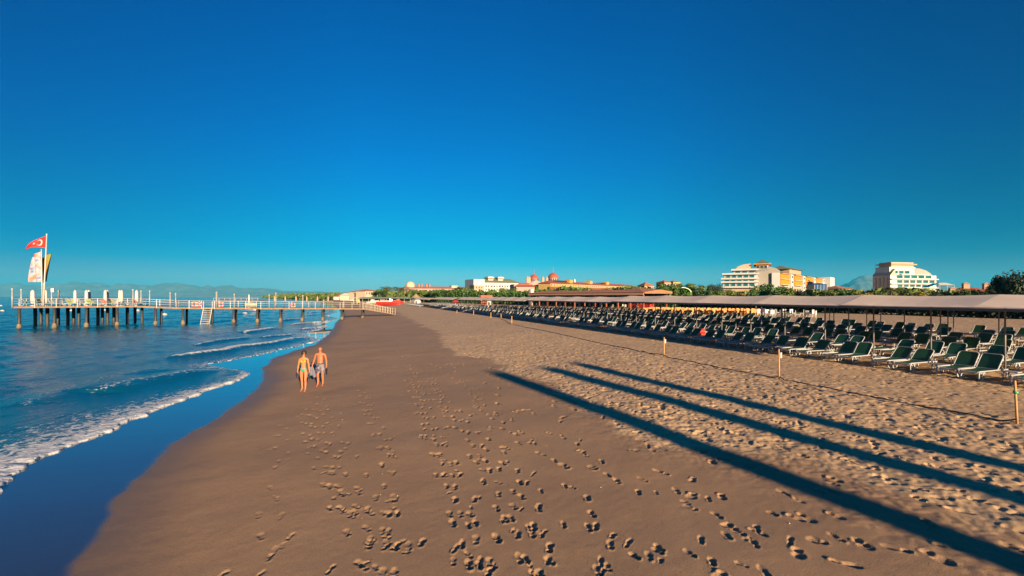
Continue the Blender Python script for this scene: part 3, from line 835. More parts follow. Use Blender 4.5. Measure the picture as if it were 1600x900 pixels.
# second white hotel
r, w = root_on((1391,250),(1463,256), name='white_hotel', label='smaller white hotel with teal windows and shaded grey left side, right of the blue peak', cat='hotel')
def ph(py, Y=258): return zpx(py, Y)
MB().box((w * .5, 5, ph(431) / 2), (w, 10, ph(431))).build('wall', M_WALLW, r)
MB().box((w * .32, 5.5, (ph(418) + ph(431)) / 2), (w * .56, 8, ph(418) - ph(431) - .01)).build('upper_wall', M_WALLW, r)
MB().box((w * .34, 5.5, ph(416.5)), (w * .48, 7, 4.2)).build('penthouse', M_CREAM, r)
MB().box((w * .34, 5.5, ph(414.0)), (w * .56, 9, .6)).build('fascia', M_PEACH, r)
MB().hip(w * .07, w * .61, 1, 10, ph(413.4), 1.5, .45).build('roof', M_GROOF, r)
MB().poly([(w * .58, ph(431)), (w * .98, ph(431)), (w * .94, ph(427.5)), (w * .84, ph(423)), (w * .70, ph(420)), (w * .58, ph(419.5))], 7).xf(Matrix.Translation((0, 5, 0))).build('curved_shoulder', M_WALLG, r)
for k, (py, n_, xa, xb) in enumerate([(446.5, 5, .14, .80), (440.5, 6, .13, .97), (433.2, 5, .12, .90), (426, 3, .10, .48)]):
    for i in range(n_):
        x0 = w * (xa + (xb - xa) * i / n_); x1 = w * (xa + (xb - xa) * (i + 1) / n_)
        win(r, (x0 + x1) / 2, -.02 if k < 3 else 1.45, ph(py), (x1 - x0) * .82, 1.75, M_GLASS)
    MB().box((w * .5, -.5, ph(py) - 1.35), (w * 1.02 if k < 3 else w * .6, 1.2, .45)).build('balcony_slab', M_WALLW, r)
MB().add([(-.3, -.2, ph(431)), (w * .1, -.2, ph(431)), (w * .1, 10, ph(431)), (-.3, 10, ph(431)), (w * .1, -.2, ph(421)), (w * .1, 10, ph(421))], [(0, 1, 4), (3, 5, 2), (0, 4, 5, 3), (1, 2, 5, 4)]).build('side_roof', M_CREAM, r)
for i in range(4): MB().box((-.06, 1.5 + i * 2.2, ph(433) / 2), (.14, .7, ph(433) - 1)).build('side_window_strip', M_GLASSD, r)

# small houses on the right
simple_house('village_house', 'low tan roofed house left of the blue peak', 'house', (1313,230),(1333,236), 10, 446.3, M_PEACH, M_BROWNR, 1.6, 2, 4)
r, w, ht = simple_house('red_roofed_house', 'long house with red tiled roof and two stubby towers near the right edge', 'house', (1488,165),(1556,160), 9, 448.5, M_PEACH, M_TILE, 1.8, 1, 9)
for fx, hh in ((.12, .9), (.44, 2.6), (.92, 2.5)):
    MB().box((w * fx, 4, ht + hh / 2), (1.7, 1.7, hh + .8)).hip(w * fx - 1.1, w * fx + 1.1, 2.9, 5.1, ht + hh + .4, .6, .4).build('tower', M_PEACH, r)
# turquoise canopy and blue pavilion
r = empty('turquoise_canopy', at(1451, 452, 175), 0, 'turquoise sloping canopy right of the smaller white hotel', 'canopy')
MB().add([(0, 0, .8), (4.3, 0, 2.4), (4.3, 3, 2.4), (0, 3, .8), (0, 0, .7), (4.3, 0, 2.3), (4.3, 3, 2.3), (0, 3, .7)], [(0, 1, 2, 3), (7, 6, 5, 4), (0, 4, 5, 1), (1, 5, 6, 2), (2, 6, 7, 3), (3, 7, 4, 0)]).build('canopy_roof', mat('turquoise', (.02, .42, .40), .5), r)
for x_, y_ in ((.2, .2), (4.1, .2), (.2, 2.8), (4.1, 2.8)): MB().tube([(x_, y_, -2.2), (x_, y_, .75 + x_ * .37)], .07).build('post', M_WHITE, r)
r = empty('white_marquee', at(1468, 455, 178), 0, 'white low marquee roof beside the turquoise canopy', 'marquee')
MB().hip(0, 6.2, 0, 4, 2.4, 1.0, .4).build('marquee_roof', M_WHITE, r)
for x_ in (.2, 3.1, 6.0): MB().tube([(x_, .1, -1.2), (x_, .1, 2.4)], .08).build('post', M_WHITE, r)
r = empty('glass_pavilion', at(1273, 455.5, 225), .1, 'dark blue glass pavilion at the foot of the orange awning wing', 'pavilion')
MB().box((3.6, 3, 1.2), (7.2, 5, 4.4)).build('glass_wall', mat('blue_glass', (.02, .07, .18), .15, spec=.8, var=.3, scale=.5), r)
MB().hip(0, 7.2, .5, 5.5, 3.42, .9, .4, .4).build('roof', mat('blue_roof', (.05, .09, .2), .5), r)
for i in range(5): MB().box((.2 + i * 1.7, .42, 1.2), (.14, .14, 4.4)).build('mullion', M_WHITE, r)
# green tunnel tent
r = empty('tunnel_tent', at(1050, 460, 130), .25, 'green barrel shaped tent with dark open end behind the awnings', 'tent')
tm = MB(); n_ = 14
for (ya, yb) in ((0, 9),):
    vs = []; R0 = 3.1
    for y_, f_ in ((0, 1.), (9, .8)):
        for k in range(n_ + 1):
            a = math.pi * k / n_; vs.append((3.6 + R0 * f_ * math.cos(a), y_, R0 * .62 * f_ * math.sin(a) + .2))
    tm.add(vs, [(k, k + 1, k + n_ + 2, k + n_ + 1) for k in range(n_)], True)
    tm.add([v for v in vs[n_ + 1:]], [tuple(range(n_ + 1))])
tm.build('tent_cover', mat('green_tarp', (.07, .20, .09), .6), r)
hm = MB(); vs = []
for rr_ in (3.1, 2.75):
    for k in range(n_ + 1):
        a = math.pi * k / n_; vs.append((3.6 + rr_ * math.cos(a), -.02, rr_ * .62 * math.sin(a) + .2))
hm.add(vs, [(k, k + 1, k + n_ + 2, k + n_ + 1) for k in range(n_)]).build('rim', mat('pale_green', (.35, .5, .3), .6), r)

# restaurant pavilion behind the loungers
r, w = root_on((832,150),(1013,112), .9, name='beach_restaurant', label='long open beach restaurant with red brown posts and tan roof behind the loungers', cat='restaurant')
zr = 4.05
MB().box((w * .5, 5, zr), (w, 13, .28)).build('floor_roof', M_BROWNR, r)
MB().add([(0, -2, zr + .15), (w, -2, zr + .15), (w, 12, zr + .15), (0, 12, zr + .15), (0, 5, zr + .95), (w * .7, 5, zr + .95), (w * .85, 5, zr + 1.35), (w, 5, zr + .9)], [(0, 1, 7, 6, 5, 4), (3, 4, 5, 6, 7, 2), (0, 4, 3), (1, 2, 7)]).build('roof', M_TILEO, r)
MB().box((w * .5, -1.9, zr - .25), (w, .15, .5)).build('fascia', M_PEACH, r)
for i in range(12): MB().box((w * (.02 + .088 * i), -1.2, zr / 2 - .2), (.35, .35, zr - .4)).build('post', M_BROWNP, r)
for i in range(12): MB().box((w * (.02 + .088 * i), 8.2, zr / 2 - .2), (.3, .3, zr - .4)).build('rear_post', M_BROWNP, r)
MB().box((w * .62, 9.5, 1.5), (w * .7, .2, 2.8)).build('rear_wall', M_GLASSD, r)
MB().box((w * .60, 9.2, 1.4), (w * .25, .2, 1.6)).build('pale_screen', mat('pale_blue_screen', (.35, .5, .55), .4), r)
MB().box((w * .9, 3, .55), (w * .14, 1, 1.1)).build('bar_counter', M_RED, r)
MB().box((-.6, 0, 2.9), (1.1, 1.4, 5.4)).build('sign_pillar', M_WHITE, r)
for i in range(14):
    q = empty('restaurant_chair', r.matrix_basis @ Vector((0, 0, 0)), 0)
    q.location = Vector(r.location) + Matrix.Rotation(r.rotation_euler.z, 3, 'Z') @ Vector((w * (.08 + .062 * i), 1.2 + (i % 3) * 1.3, 0)); q.rotation_euler = (0, 0, rnd.uniform(0, 6))
    MB().box((0, 0, .45), (.5, .5, .05)).box((0, .24, .75), (.5, .05, .55)).tube([(-.2, -.2, 0), (-.2, -.2, .45)], .03, 5).tube([(.2, -.2, 0), (.2, -.2, .45)], .03, 5).tube([(-.2, .2, 0), (-.2, .2, .45)], .03, 5).tube([(.2, .2, 0), (.2, .2, .45)], .03, 5).build('chair_shell', M_WHITE, q)
    tag(q, 'small pale chair under the beach restaurant roof, ' + ordw(i + 1) + ' from the left', 'chair', 'pale chairs under the restaurant roof')

# ---------------------------------------------------------------- shade awnings over the loungers
def awning(t0, t1, label, s0=22.8, s1=24.6, s2=26.6, z0=3.68, z1=4.21, z2=3.6, posts=True, rows=(25.9,), sp=2.55):
    x, y = st2xy(s0, t0)
    r = empty('shade_awning', (x, y, 0), A20, label, 'awning', 'shade awnings over the sun loungers')
    # local x = inland (s), y = along the beach (t)
    L_ = t1 - t0; ns = 8; nl = max(8, int(L_ / .7)); vs = []; fs = []
    for lay in (0, 1):
        for j in range(nl + 1):
            for i in range(ns + 1):
                s_ = s0 + (s2 - s0) * i / ns
                zz = np.interp(s_, [s0, s1, s2], [z0, z1, z2])
                sag = -.07 * math.sin(math.pi * ((j / nl * L_) % 5.0) / 5.0) * (0.2 if i % ns == 0 else 1) - .04 * math.sin(math.pi * min(1, (s_ - s0) / (s1 - s0)))
                vs.append((s_ - s0, L_ * j / nl, zz + sag - lay * .02))
    N = (ns + 1) * (nl + 1)
    for j in range(nl):
        for i in range(ns):
            a = j * (ns + 1) + i
            fs.append((a, a + 1, a + ns + 2, a + ns + 1)); fs.append((N + a, N + a + ns + 1, N + a + ns + 2, N + a + 1))
    for j in range(nl):
        a = j * (ns + 1); fs.append((a, a + ns + 1, N + a + ns + 1, N + a)); a += ns; fs.append((a, N + a, N + a + ns + 1, a + ns + 1))
    for i in range(ns):
        fs.append((i, N + i, N + i + 1, i + 1)); a = nl * (ns + 1) + i; fs.append((a, a + 1, N + a + 1, N + a))
    MB().add(vs, fs, False).build('canopy', M_AWN, r)
    MB().box((.02, L_ / 2, z0 - .09), (.06, L_, .10)).build('eave_beam', M_AWNB, r)
    for s_ in rows:
        if s_ > s2: continue
        zz = float(np.interp(s_, [s0, s1, s2], [z0, z1, z2])) - .14
        MB().box((s_ - s0, L_ / 2, zz), (.10, L_, .12)).build('beam', M_AWNB, r)
        k = 0
        while .3 + k * sp < L_ + .1:
            yy = min(.3 + k * sp, L_ - .1)
            px_, py_ = st2xy(s_, t0 + yy)
            MB().tube([(s_ - s0, yy, gh(px_, py_) - .1), (s_ - s0, yy, zz)], .034, 8).build('post', M_POST, r)
            k += 1
    return r
awning(5.2, 15.3, 'grey fabric awning on posts at the right edge above the nearest loungers')
awning(15.32, 35.6, 'long grey awning, second from the right edge of the photo', z0=3.66, z1=4.20)
awning(36.0, 57.0, 'grey awning in front of the beach restaurant, third from the right', z0=3.58, z1=4.10)
awning(57.8, 78, 'grey awning just left of the restaurant sign pillar', z0=3.45, z1=4.02)
awning(79.5, 100, 'grey awning beside the red lifeguard tower', z0=3.4, z1=3.98)
awning(104, 132, 'far grey awning left of the lifeguard tower', z0=3.3, z1=3.9)
awning(136, 172, 'farthest low awning in front of the palm trees', z0=3.1, z1=3.7, z2=3.2)
for (sa, nm) in ((29.4, 'second'), (35.4, 'third'), (41.4, 'fourth'), (47.2, 'fifth')):
    k_ = dict(s0=sa, s1=sa + 1.9, s2=sa + 3.9, z0=3.5, z1=3.95, z2=3.5, rows=(sa + 3.0,), sp=5.1 if sa != 35.4 else 2.55)
    if nm != 'fifth': awning(5.5, 30.0, 'rear grey awning above the ' + nm + ' row of loungers, nearest the right edge', **k_)
    awning(30.4 if nm != 'fifth' else 44, 60.0, 'rear grey awning above the middle of the ' + nm + ' row of loungers', **k_)
    awning(60.4, 104.0, 'rear grey awning above the far part of the ' + nm + ' row of loungers', **k_)
# ---------------------------------------------------------------- evening haze over the bay
hm = bpy.data.materials.new('haze'); hm.use_nodes = True
n = hm.node_tree; n.nodes.clear()
out = n.nodes.new('ShaderNodeOutputMaterial'); pv_ = n.nodes.new('ShaderNodeVolumePrincipled')
pv_.inputs['Color'].default_value = (.04, .62, 1.0, 1); pv_.inputs['Density'].default_value = HAZE_D; pv_.inputs['Anisotropy'].default_value = 0.0
n.links.new(pv_.outputs[0], out.inputs['Volume'])
hz_ = MB().box((0, 0, 315), (35000, 35000, 638)).build('haze', hm)
tag(hz_, kind='stuff')
# ---------------------------------------------------------------- vegetation
def leafmat(name, c1, c2):
    m = bpy.data.materials.new(name); m.use_nodes = True
    n = m.node_tree; b = n.nodes['Principled BSDF']
    b.inputs['Roughness'].default_value = .6; b.inputs['Specular IOR Level'].default_value = .3
    g = n.nodes.new('ShaderNodeNewGeometry'); nz = n.nodes.new('ShaderNodeTexNoise'); nz.inputs['Scale'].default_value = .55; nz.inputs['Detail'].default_value = 3
    n.links.new(g.outputs['Position'], nz.inputs['Vector'])
    ad = n.nodes.new('ShaderNodeMath'); ad.operation = 'MULTIPLY_ADD'; ad.inputs[1].default_value = .5
    n.links.new(g.outputs['Random Per Island'], ad.inputs[0])
    mr = n.nodes.new('ShaderNodeMapRange'); mr.inputs[1].default_value = .3; mr.inputs[2].default_value = .7; mr.inputs[4].default_value = .6
    n.links.new(nz.outputs['Fac'], mr.inputs[0]); n.links.new(mr.outputs[0], ad.inputs[2])
    mx = n.nodes.new('ShaderNodeMix'); mx.data_type = 'RGBA'; mx.inputs['A'].default_value = (*c1, 1); mx.inputs['B'].default_value = (*c2, 1)
    n.links.new(ad.outputs[0], mx.inputs['Factor']); n.links.new(mx.outputs['Result'], b.inputs['Base Color'])
    return m
LM = {'olive': leafmat('leaves_olive', (.045, .085, .018), (.13, .17, .03)), 'green': leafmat('leaves_green', (.025, .075, .02), (.075, .14, .03)),
      'dark': leafmat('leaves_dark', (.012, .028, .016), (.03, .05, .022)), 'yellow': leafmat('leaves_yellow', (.16, .14, .02), (.30, .20, .03)),
      'palm': leafmat('palm_fronds', (.06, .09, .02), (.17, .17, .05))}
M_BARK = mat('bark', (.12, .08, .05), .9, var=.3, scale=5)
def crown_mesh(name, seed, m_, nblob=9, n=1500, leaf=.34, flat=.8, lo=.28, pine=False):
    rg = random.Random(seed); vs = []; fs = []
    blobs = []
    for k in range(nblob):
        a = rg.uniform(0, 6.28); rr_ = rg.uniform(0, .30) if k else 0
        z = rg.uniform(lo + .12, .86)
        if pine: rr_ *= .6
        blobs.append((math.cos(a) * rr_, math.sin(a) * rr_, z, rg.uniform(.13, .26) * (1.15 - .6 * abs(z - .6))))
    for i in range(n):
        bx_, by_, bz_, br = rg.choice(blobs)
        d = Vector((rg.gauss(0, 1), rg.gauss(0, 1), rg.gauss(0, 1))).normalized()
        rad = br * rg.uniform(.45, 1.12)
        c = Vector((bx_ + d.x * rad, by_ + d.y * rad, bz_ + d.z * rad * flat))
        nrm = (d + Vector((rg.gauss(0, .6), rg.gauss(0, .6), rg.gauss(0, .6)))).normalized()
        u = nrm.orthogonal().normalized(); w_ = nrm.cross(u)
        s_ = leaf * .1 * rg.uniform(.6, 1.4)
        a = rg.uniform(0, 6.28); u2 = u * math.cos(a) + w_ * math.sin(a); w2 = nrm.cross(u2)
        o = len(vs)
        vs += [c - u2 * s_, c - w2 * s_ * .6, c + u2 * s_, c + w2 * s_ * .6]; fs.append((o, o + 1, o + 2, o + 3))
    me = bpy.data.meshes.new(name); me.from_pydata([tuple(v) for v in vs], [], fs); me.materials.append(m_); me.update()
    return me
def trunk_mesh(seed):
    rg = random.Random(seed); b = MB()
    b.tube([(0, 0, -.05), (rg.uniform(-.01, .01), 0, .2), (.01, .01, .5)], [.035, .026, .012], 7)
    for k in range(5):
        a = rg.uniform(0, 6.28); z = rg.uniform(.2, .4)
        b.tube([(0, 0, z), (math.cos(a) * .1, math.sin(a) * .1, z + .13), (math.cos(a) * .22, math.sin(a) * .22, z + .24)], [.016, .010, .005], 5)
    return b.mesh('trunk', M_BARK)
CROWNS = {}
for key, (mk, nb, n_, lf, fl, lo) in {'olive': ('olive', 10, 1700, .36, .75, .15), 'olive2': ('olive', 8, 1500, .36, .8, .1), 'green': ('green', 10, 1700, .36, .75, .12), 'green2': ('green', 7, 1500, .40, .7, .05),
                                      'dark': ('dark', 12, 2200, .30, .9, .10), 'yellow': ('yellow', 7, 1300, .40, .7, .05)}.items():
    CROWNS[key] = [crown_mesh('crown', 100 + hash_ * 7 + len(key) * 13 + ord(key[-1]), LM[mk], nb, n_, lf, fl, lo) for hash_ in range(2)]
TRUNKS = [trunk_mesh(s_) for s_ in range(3)]
def palm_meshes(seed):
    rg = random.Random(seed); t = MB()
    pts = [(0, 0, -.05), (.01, 0, .3), (.02, .01, .6), (.015, .01, .80)]
    t.tube(pts, [.035, .027, .024, .03], 8)
    c = MB()
    for k in range(34):
        a = rg.uniform(0, 6.28); el = rg.uniform(-.35, 1.25); Lf = rg.uniform(.26, .36)
        d = Vector((math.cos(a), math.sin(a), 0)); p = Vector((.015, .01, .80)); rows_ = []
        for i in range(8):
            u = i / 7
            e2 = el - u * 1.35
            p = p + (d * math.cos(e2) + Vector((0, 0, math.sin(e2)))) * Lf / 7
            w_ = .035 * math.sin(math.pi * min(1, u * .9 + .12))
            side = Vector((-d.y, d.x, 0))
            rows_.append((p.copy(), side * w_))
        for i in range(7):
            for sgn in (-1, 1):
                (p0, w0), (p1, w1) = rows_[i], rows_[i + 1]
                for q in range(2):
                    f0 = q / 2; f1 = f0 + .28
                    a0 = p0.lerp(p1, f0); a1 = p0.lerp(p1, f1); wv_ = w0.lerp(w1, f0) * sgn
                    tip = a1 + wv_ * 2.0 + Vector((0, 0, -.022)) + (p1 - p0) * .5
                    c.add([a0, a1, tip], [(0, 1, 2)])
    return t.mesh('palm_trunk', M_BARK), c.mesh('palm_fronds', LM['palm'])
PALMS = [palm_meshes(s_) for s_ in (1, 2)]
GZ = 1.0
def tree(px, pytop, Y, kind, label, wpx=None, group='trees behind the beach', pybase=None):
    x = (px - 800) / F * Y
    g0 = gh(x, Y)
    hgt = H + (HOR - pytop) / F * Y - g0
    k = rnd.randrange(2)
    nm = {'palm': 'palm_tree'}.get(kind, 'tree')
    r = empty(nm, (x, Y, g0), rnd.uniform(0, 6.28), label, 'palm tree' if kind == 'palm' else 'tree', group)
    w_ = (wpx * 1.3 / F * Y if wpx else hgt * .95)
    if kind == 'palm':
        t, c = PALMS[k]; a = meshobj('trunk', t, r); b_ = meshobj('crown', c, r)
        a.scale = (hgt * .95,) * 3; b_.scale = (hgt * 1.5, hgt * 1.5, hgt * .95)
    else:
        a = meshobj('trunk', TRUNKS[k], r); a.scale = (hgt,) * 3
        b_ = meshobj('crown', CROWNS[kind][k], r); b_.scale = (w_ / .85, w_ / .85, hgt * 1.0)
    return r
TL = [
 # left grove of palms and shrubs
 (586, 453, 270, 'green', 'small round green tree, leftmost beside the cream houses', 12),
 (597, 450, 262, 'green2', 'low dark green tree between the cream house and the first palm', 14),
 (604, 446.5, 250, 'palm', 'tall shaggy palm, leftmost of the palm grove', None),
 (612, 445.5, 240, 'palm', 'full crowned palm, second from the left in the grove', None),
 (622, 446.5, 246, 'palm', 'yellowish palm in the middle of the left grove', None),
 (631, 448, 238, 'palm', 'short bushy palm just left of the white dome', None),
 (642, 449, 240, 'palm', 'palm standing in front of the small white dome', None),
 (650, 451.5, 232, 'green', 'bright green tree right of the white dome', 16),
 (662, 452.5, 228, 'olive', 'olive green tree in front of the pink resort wall', 18),
 (676, 452.5, 222, 'green2', 'rounded dark green tree in front of the pink resort wall', 20),
 (690, 451, 215, 'green', 'deep green tree left of the drooping palm', 20),
 (704, 452, 212, 'green2', 'wide green shrub tree under the drooping palm', 22),
 (718, 446, 208, 'palm', 'drooping palm rising above the pink resort roof', None),
 (729, 449.5, 204, 'olive', 'olive tree right of the drooping palm', 20),
 (742, 453, 200, 'palm', 'low palm in front of the pink front wing', None),
 (756, 453.5, 196, 'olive2', 'olive tree behind the red lifeguard tower', 20),
 (770, 452.5, 192, 'olive', 'light olive tree right of the lifeguard tower', 22),
 (784, 447.5, 190, 'olive2', 'tall olive tree in front of the green roofed hotel', 22),
 (798, 449, 188, 'green', 'green tree at the right foot of the green roofed hotel', 20),
 (812, 452, 180, 'green2', 'dark tree left of the restaurant sign pillar', 18),
 (839, 446.5, 210, 'green', 'lone green tree in front of the palace porch', 9),
 (862, 450.5, 200, 'yellow', 'yellowish shrub tree before the palace wall', 12),
 (889, 450.5, 215, 'olive', 'small olive tree at the left end of the yellow hotel', 10),
 (902, 451, 210, 'palm', 'small palm in front of the yellow hotel left end', None),
 (918, 449.5, 215, 'green', 'dark green tree in front of the yellow hotel', 14),
 (936, 450, 220, 'green2', 'round green tree before the middle of the yellow hotel', 10),
 (948, 447.5, 215, 'palm', 'tall palm before the middle of the yellow hotel', None),
 (958, 452, 210, 'olive', 'olive shrub tree right of the tall palm', 12),
 (969, 449, 212, 'green', 'green tree before the yellow hotel right third', 14),
 (985, 452.5, 205, 'olive2', 'pale olive tree near the yellow hotel right end', 16),
 (1001, 453, 200, 'green2', 'low green tree past the yellow hotel right end', 14),
 (1018, 449, 195, 'green', 'mid green tree under the orange villa', 18),
 (1031, 441, 205, 'olive', 'tall olive tree between the two villas', 24),
 (1046, 444, 190, 'green', 'green tree in front of the ochre villa', 24),
 (1062, 440, 200, 'olive2', 'broad olive tree above the green tent', 26),
 (1078, 442, 195, 'olive', 'olive tree behind the mouth of the green tent', 24),
 (1096, 443, 190, 'olive2', 'olive tree right of the green tent', 24),
 (1110, 442.5, 215, 'dark', 'dark conifer left of the large white hotel', 14),
 (1121, 441, 218, 'dark', 'darkest conifer touching the large white hotel', 16),
 (1103, 453, 150, 'green', 'low green shrub before the dark conifers', 22),
 (1122, 453.5, 145, 'olive', 'low olive shrub at the hotel corner', 24),
 (1143, 453.5, 150, 'olive2', 'bright low shrub before the teal windows', 22),
 (1160, 454.5, 148, 'yellow', 'golden low shrub before the large hotel entrance', 16),
 (1176, 453, 150, 'green', 'dark shrub before the hotel stair wall', 18),
 (1194, 442.5, 168, 'green', 'tall green tree in front of the grey end wall', 26),
 (1212, 447.5, 160, 'green2', 'green tree at the start of the orange awning wing', 24),
 (1234, 449.5, 158, 'olive', 'olive tree below the first orange awning', 24),
 (1250, 454, 150, 'dark', 'dark low bush below the second orange awning', 22),
 (1300, 451.5, 140, 'olive2', 'olive bush right of the glass pavilion', 26),
 (1316, 449.5, 145, 'green', 'green tree before the low tan roofed house', 26),
 (1335, 452, 140, 'olive', 'olive bush under the blue peak', 22),
 (1356, 455, 135, 'yellow', 'golden bush left of the smaller white hotel', 20),
 (1376, 453.5, 135, 'olive2', 'olive bush before the shaded hotel side', 20),
 (1392, 445.5, 120, 'palm', 'small palm at the corner of the smaller white hotel', None),
 (1404, 454, 128, 'yellow', 'yellow leaved bush before the smaller hotel', 26),
 (1424, 453, 126, 'olive', 'olive bush before the middle of the smaller hotel', 26),
 (1444, 452, 124, 'yellow', 'golden tree before the smaller hotel right end', 24),
 (1462, 455, 110, 'dark', 'dark low bush below the white marquee', 22),
 (1495, 452, 95, 'olive2', 'grey green tree at the left end of the red roofed house', 18),
 (1512, 449, 95, 'green', 'green tree before the red roofed house tower', 20),
 (1527, 451, 92, 'olive', 'olive tree before the red roof middle', 18),
 (1551, 441, 92, 'dark', 'dark pointed tree at the right end of the red roofed house', 20),
 (1563, 429.5, 88, 'dark', 'tall dark tree, left edge of the big clump at right', 26),
 (1578, 425, 84, 'dark', 'tallest dark tree in the clump at the right edge', 30),
 (1594, 417.5, 78, 'dark', 'massive dark tree cut by the right edge of the photograph', 36),
 (1620, 416, 80, 'dark', 'dark tree just past the right edge of the photograph', 40),
]
for a in TL: tree(a[0], a[1], a[2], a[3], a[4], a[5])
# hedge and far woods, too many bushes to count
def leafmass(name, pts, hgt, dep, m_, n, label, cat, kind=None, leaf=.22, seed=3):
    rg = random.Random(seed); vs = []; fs = []
    P = [Vector((*st2xy(s_, t_), 0)) for s_, t_ in pts]
    Ls = [(P[i + 1] - P[i]).length for i in range(len(P) - 1)]; tot = sum(Ls)
    for _ in range(n):
        d = rg.uniform(0, tot); i = 0
        while d > Ls[i]: d -= Ls[i]; i += 1
        dirv = (P[i + 1] - P[i]).normalized(); nr = Vector((-dirv.y, dirv.x, 0))
        hh = hgt * (.82 + .36 * float(vnoise(np.array([d * .25 + i * 9]), np.array([seed * 1.])) [0]) + .15 * float(vnoise(np.array([d * 1.1]), np.array([seed * 3.]))[0]))
        z = hh * rg.random() ** .7; e = rg.uniform(-1, 1); e = math.copysign(abs(e) ** .4, e)
        c = P[i] + dirv * d + nr * e * dep / 2 * (1 - .35 * (z / hgt) ** 3) + Vector((0, 0, z + .9))
        nrm = Vector((rg.gauss(0, 1), rg.gauss(0, 1), rg.gauss(0, 1))).normalized()
        u = nrm.orthogonal().normalized() * leaf * rg.uniform(.6, 1.4); w_ = nrm.cross(u) * .7
        o = len(vs); vs += [c - u, c - w_, c + u, c + w_]; fs.append((o, o + 1, o + 2, o + 3))
    me = bpy.data.meshes.new(name); me.from_pydata([tuple(v) for v in vs], [], fs); me.materials.append(m_); me.update()
    o = bpy.data.objects.new(name, me); COL.objects.link(o); tag(o, label, cat, kind=kind)
    return o
leafmass('hedge', [(90, -22), (88, 20), (86, 60), (84, 100)], 3.6, 3.5, LM['dark'], 30000, 'long dark green hedge behind the awnings and sand strip', 'hedge', None, .26)
leafmass('shrubbery', [(84, 96), (72, 130), (58, 170), (45, 215), (38, 262)], 6.6, 9, LM['green'], 22000, 'belt of green shrubbery behind the restaurant and lifeguard tower', 'shrubbery', 'stuff', .45, 5)
leafmass('far_woods', [(60, 330), (30, 420), (-10, 560), (-70, 800), (-180, 1300)], 7, 60, LM['olive'], 14000, 'distant belt of trees along the far shore', 'woods', 'stuff', 1.6, 7)
leafmass('low_woods', [(200, -20), (190, 120), (150, 260)], 6, 30, LM['olive'], 16000, 'band of low trees in front of the hotels', 'woods', 'stuff', .8, 9)
# ---------------------------------------------------------------- sun loungers
LW, LL, SH = .66, 1.22, .37          # width, seat length, seat height
BA = math.radians(52); BL = .70
def roundrect(w, l, r, n=4):
    pts = []
    for cx, cy, a0 in ((w / 2 - r, l - r, 0), (-w / 2 + r, l - r, 90), (-w / 2 + r * .4, r * .4, 180), (w / 2 - r * .4, r * .4, 270)):
        rr_ = r if a0 < 180 else r * .4
        for k in range(n + 1):
            a = math.radians(a0 + 90 * k / n); pts.append((cx + rr_ * math.cos(a), cy + rr_ * math.sin(a)))
    return pts
def panel(mb, pts, th, fn):
    n = len(pts)
    vs = [fn(x, y, th / 2) for x, y in pts] + [fn(x, y, -th / 2) for x, y in pts]
    mb.add(vs, [tuple(range(n)), tuple(range(2 * n - 1, n - 1, -1))] + [(i, i + n, (i + 1) % n + n, (i + 1) % n) for i in range(n)])
def loopt(mb, pts, r, fn, sy=1.0):
    P = [fn(x, y, 0) for x, y in pts]
    mb.tube(P + [P[0]], r, 6, False, sy)
def lounger_parts(ba):
    """local: x across, y from foot (0) to head; list of (name, mb, mat, sub)"""
    cb, sb = math.cos(ba), math.sin(ba); hy = LL + .02
    fb = lambda x, y, z: Vector((x, hy + y * cb - z * sb, SH + .02 + y * sb + z * cb))
    fs_ = lambda x, y, z: Vector((x, y, SH + z + .035 * math.sin(min(1, y / LL) * math.pi) * -1))
    seat = MB(); n = 8
    for k in range(n):
        y0, y1 = .05 + (LL - .05) * k / n, .05 + (LL - .05) * (k + 1) / n
        a = [fs_(-LW / 2 + .035, y0, .008), fs_(LW / 2 - .035, y0, .008), fs_(LW / 2 - .035, y1, .008), fs_(-LW / 2 + .035, y1, .008)]
        b_ = [v - Vector((0, 0, .012)) for v in a]
        seat.add(a + b_, [(0, 1, 2, 3), (7, 6, 5, 4), (0, 4, 5, 1), (1, 5, 6, 2), (2, 6, 7, 3), (3, 7, 4, 0)])
    frame = MB()
    for sx in (-1, 1):
        frame.tube([(sx * (LW / 2 - .10), .0, SH - .05), (sx * (LW / 2 - .03), .015, SH - .015), (sx * LW / 2, .09, SH)] + [(sx * LW / 2, y, SH) for y in (.4, .8, LL, 1.6, 1.88)] + [(sx * (LW / 2 - .04), 1.95, SH - .03)], .034, 6, True, .75)
    frame.box((0, 0.0, SH - .055), (LW - .16, .05, .075), 0, .02).box((0, 1.94, SH - .03), (LW - .06, .04, .05)).box((0, LL * .98, SH - .03), (LW - .05, .04, .04))
    legs = []
    for (yy, d_) in ((.22, -1), (1.62, 1)):
        for sx in (-1, 1):
            l = MB(); x = sx * (LW / 2 + .005)
            l.tube([(x, yy + d_ * .02, SH), (x * .99, yy - d_ * .10, SH * .55), (x * .97, yy - d_ * .03, .10), (x * .96, yy + d_ * .07, .0), (x * .97, yy + d_ * .20, .12), (x * .99, yy + d_ * .26 * .8, SH * .7), (x, yy + d_ * .18, SH)], .026, 6)
            legs.append(l)
    bk = MB(); panel(bk, roundrect(LW - .05, BL - .02, .10), .012, fb)
    bf = MB(); loopt(bf, roundrect(LW - .01, BL, .12), .026, fb, .8)
    arm = MB()
    if ba > .3:
        arm.tube([fb(-(LW / 2 - .06), BL * .55, -.02), (-(LW / 2 - .06), hy + .52, SH - .01), ((LW / 2 - .06), hy + .52, SH - .01), fb((LW / 2 - .06), BL * .55, -.02)], .014, 5)
    return seat, frame, legs, bk, bf, arm
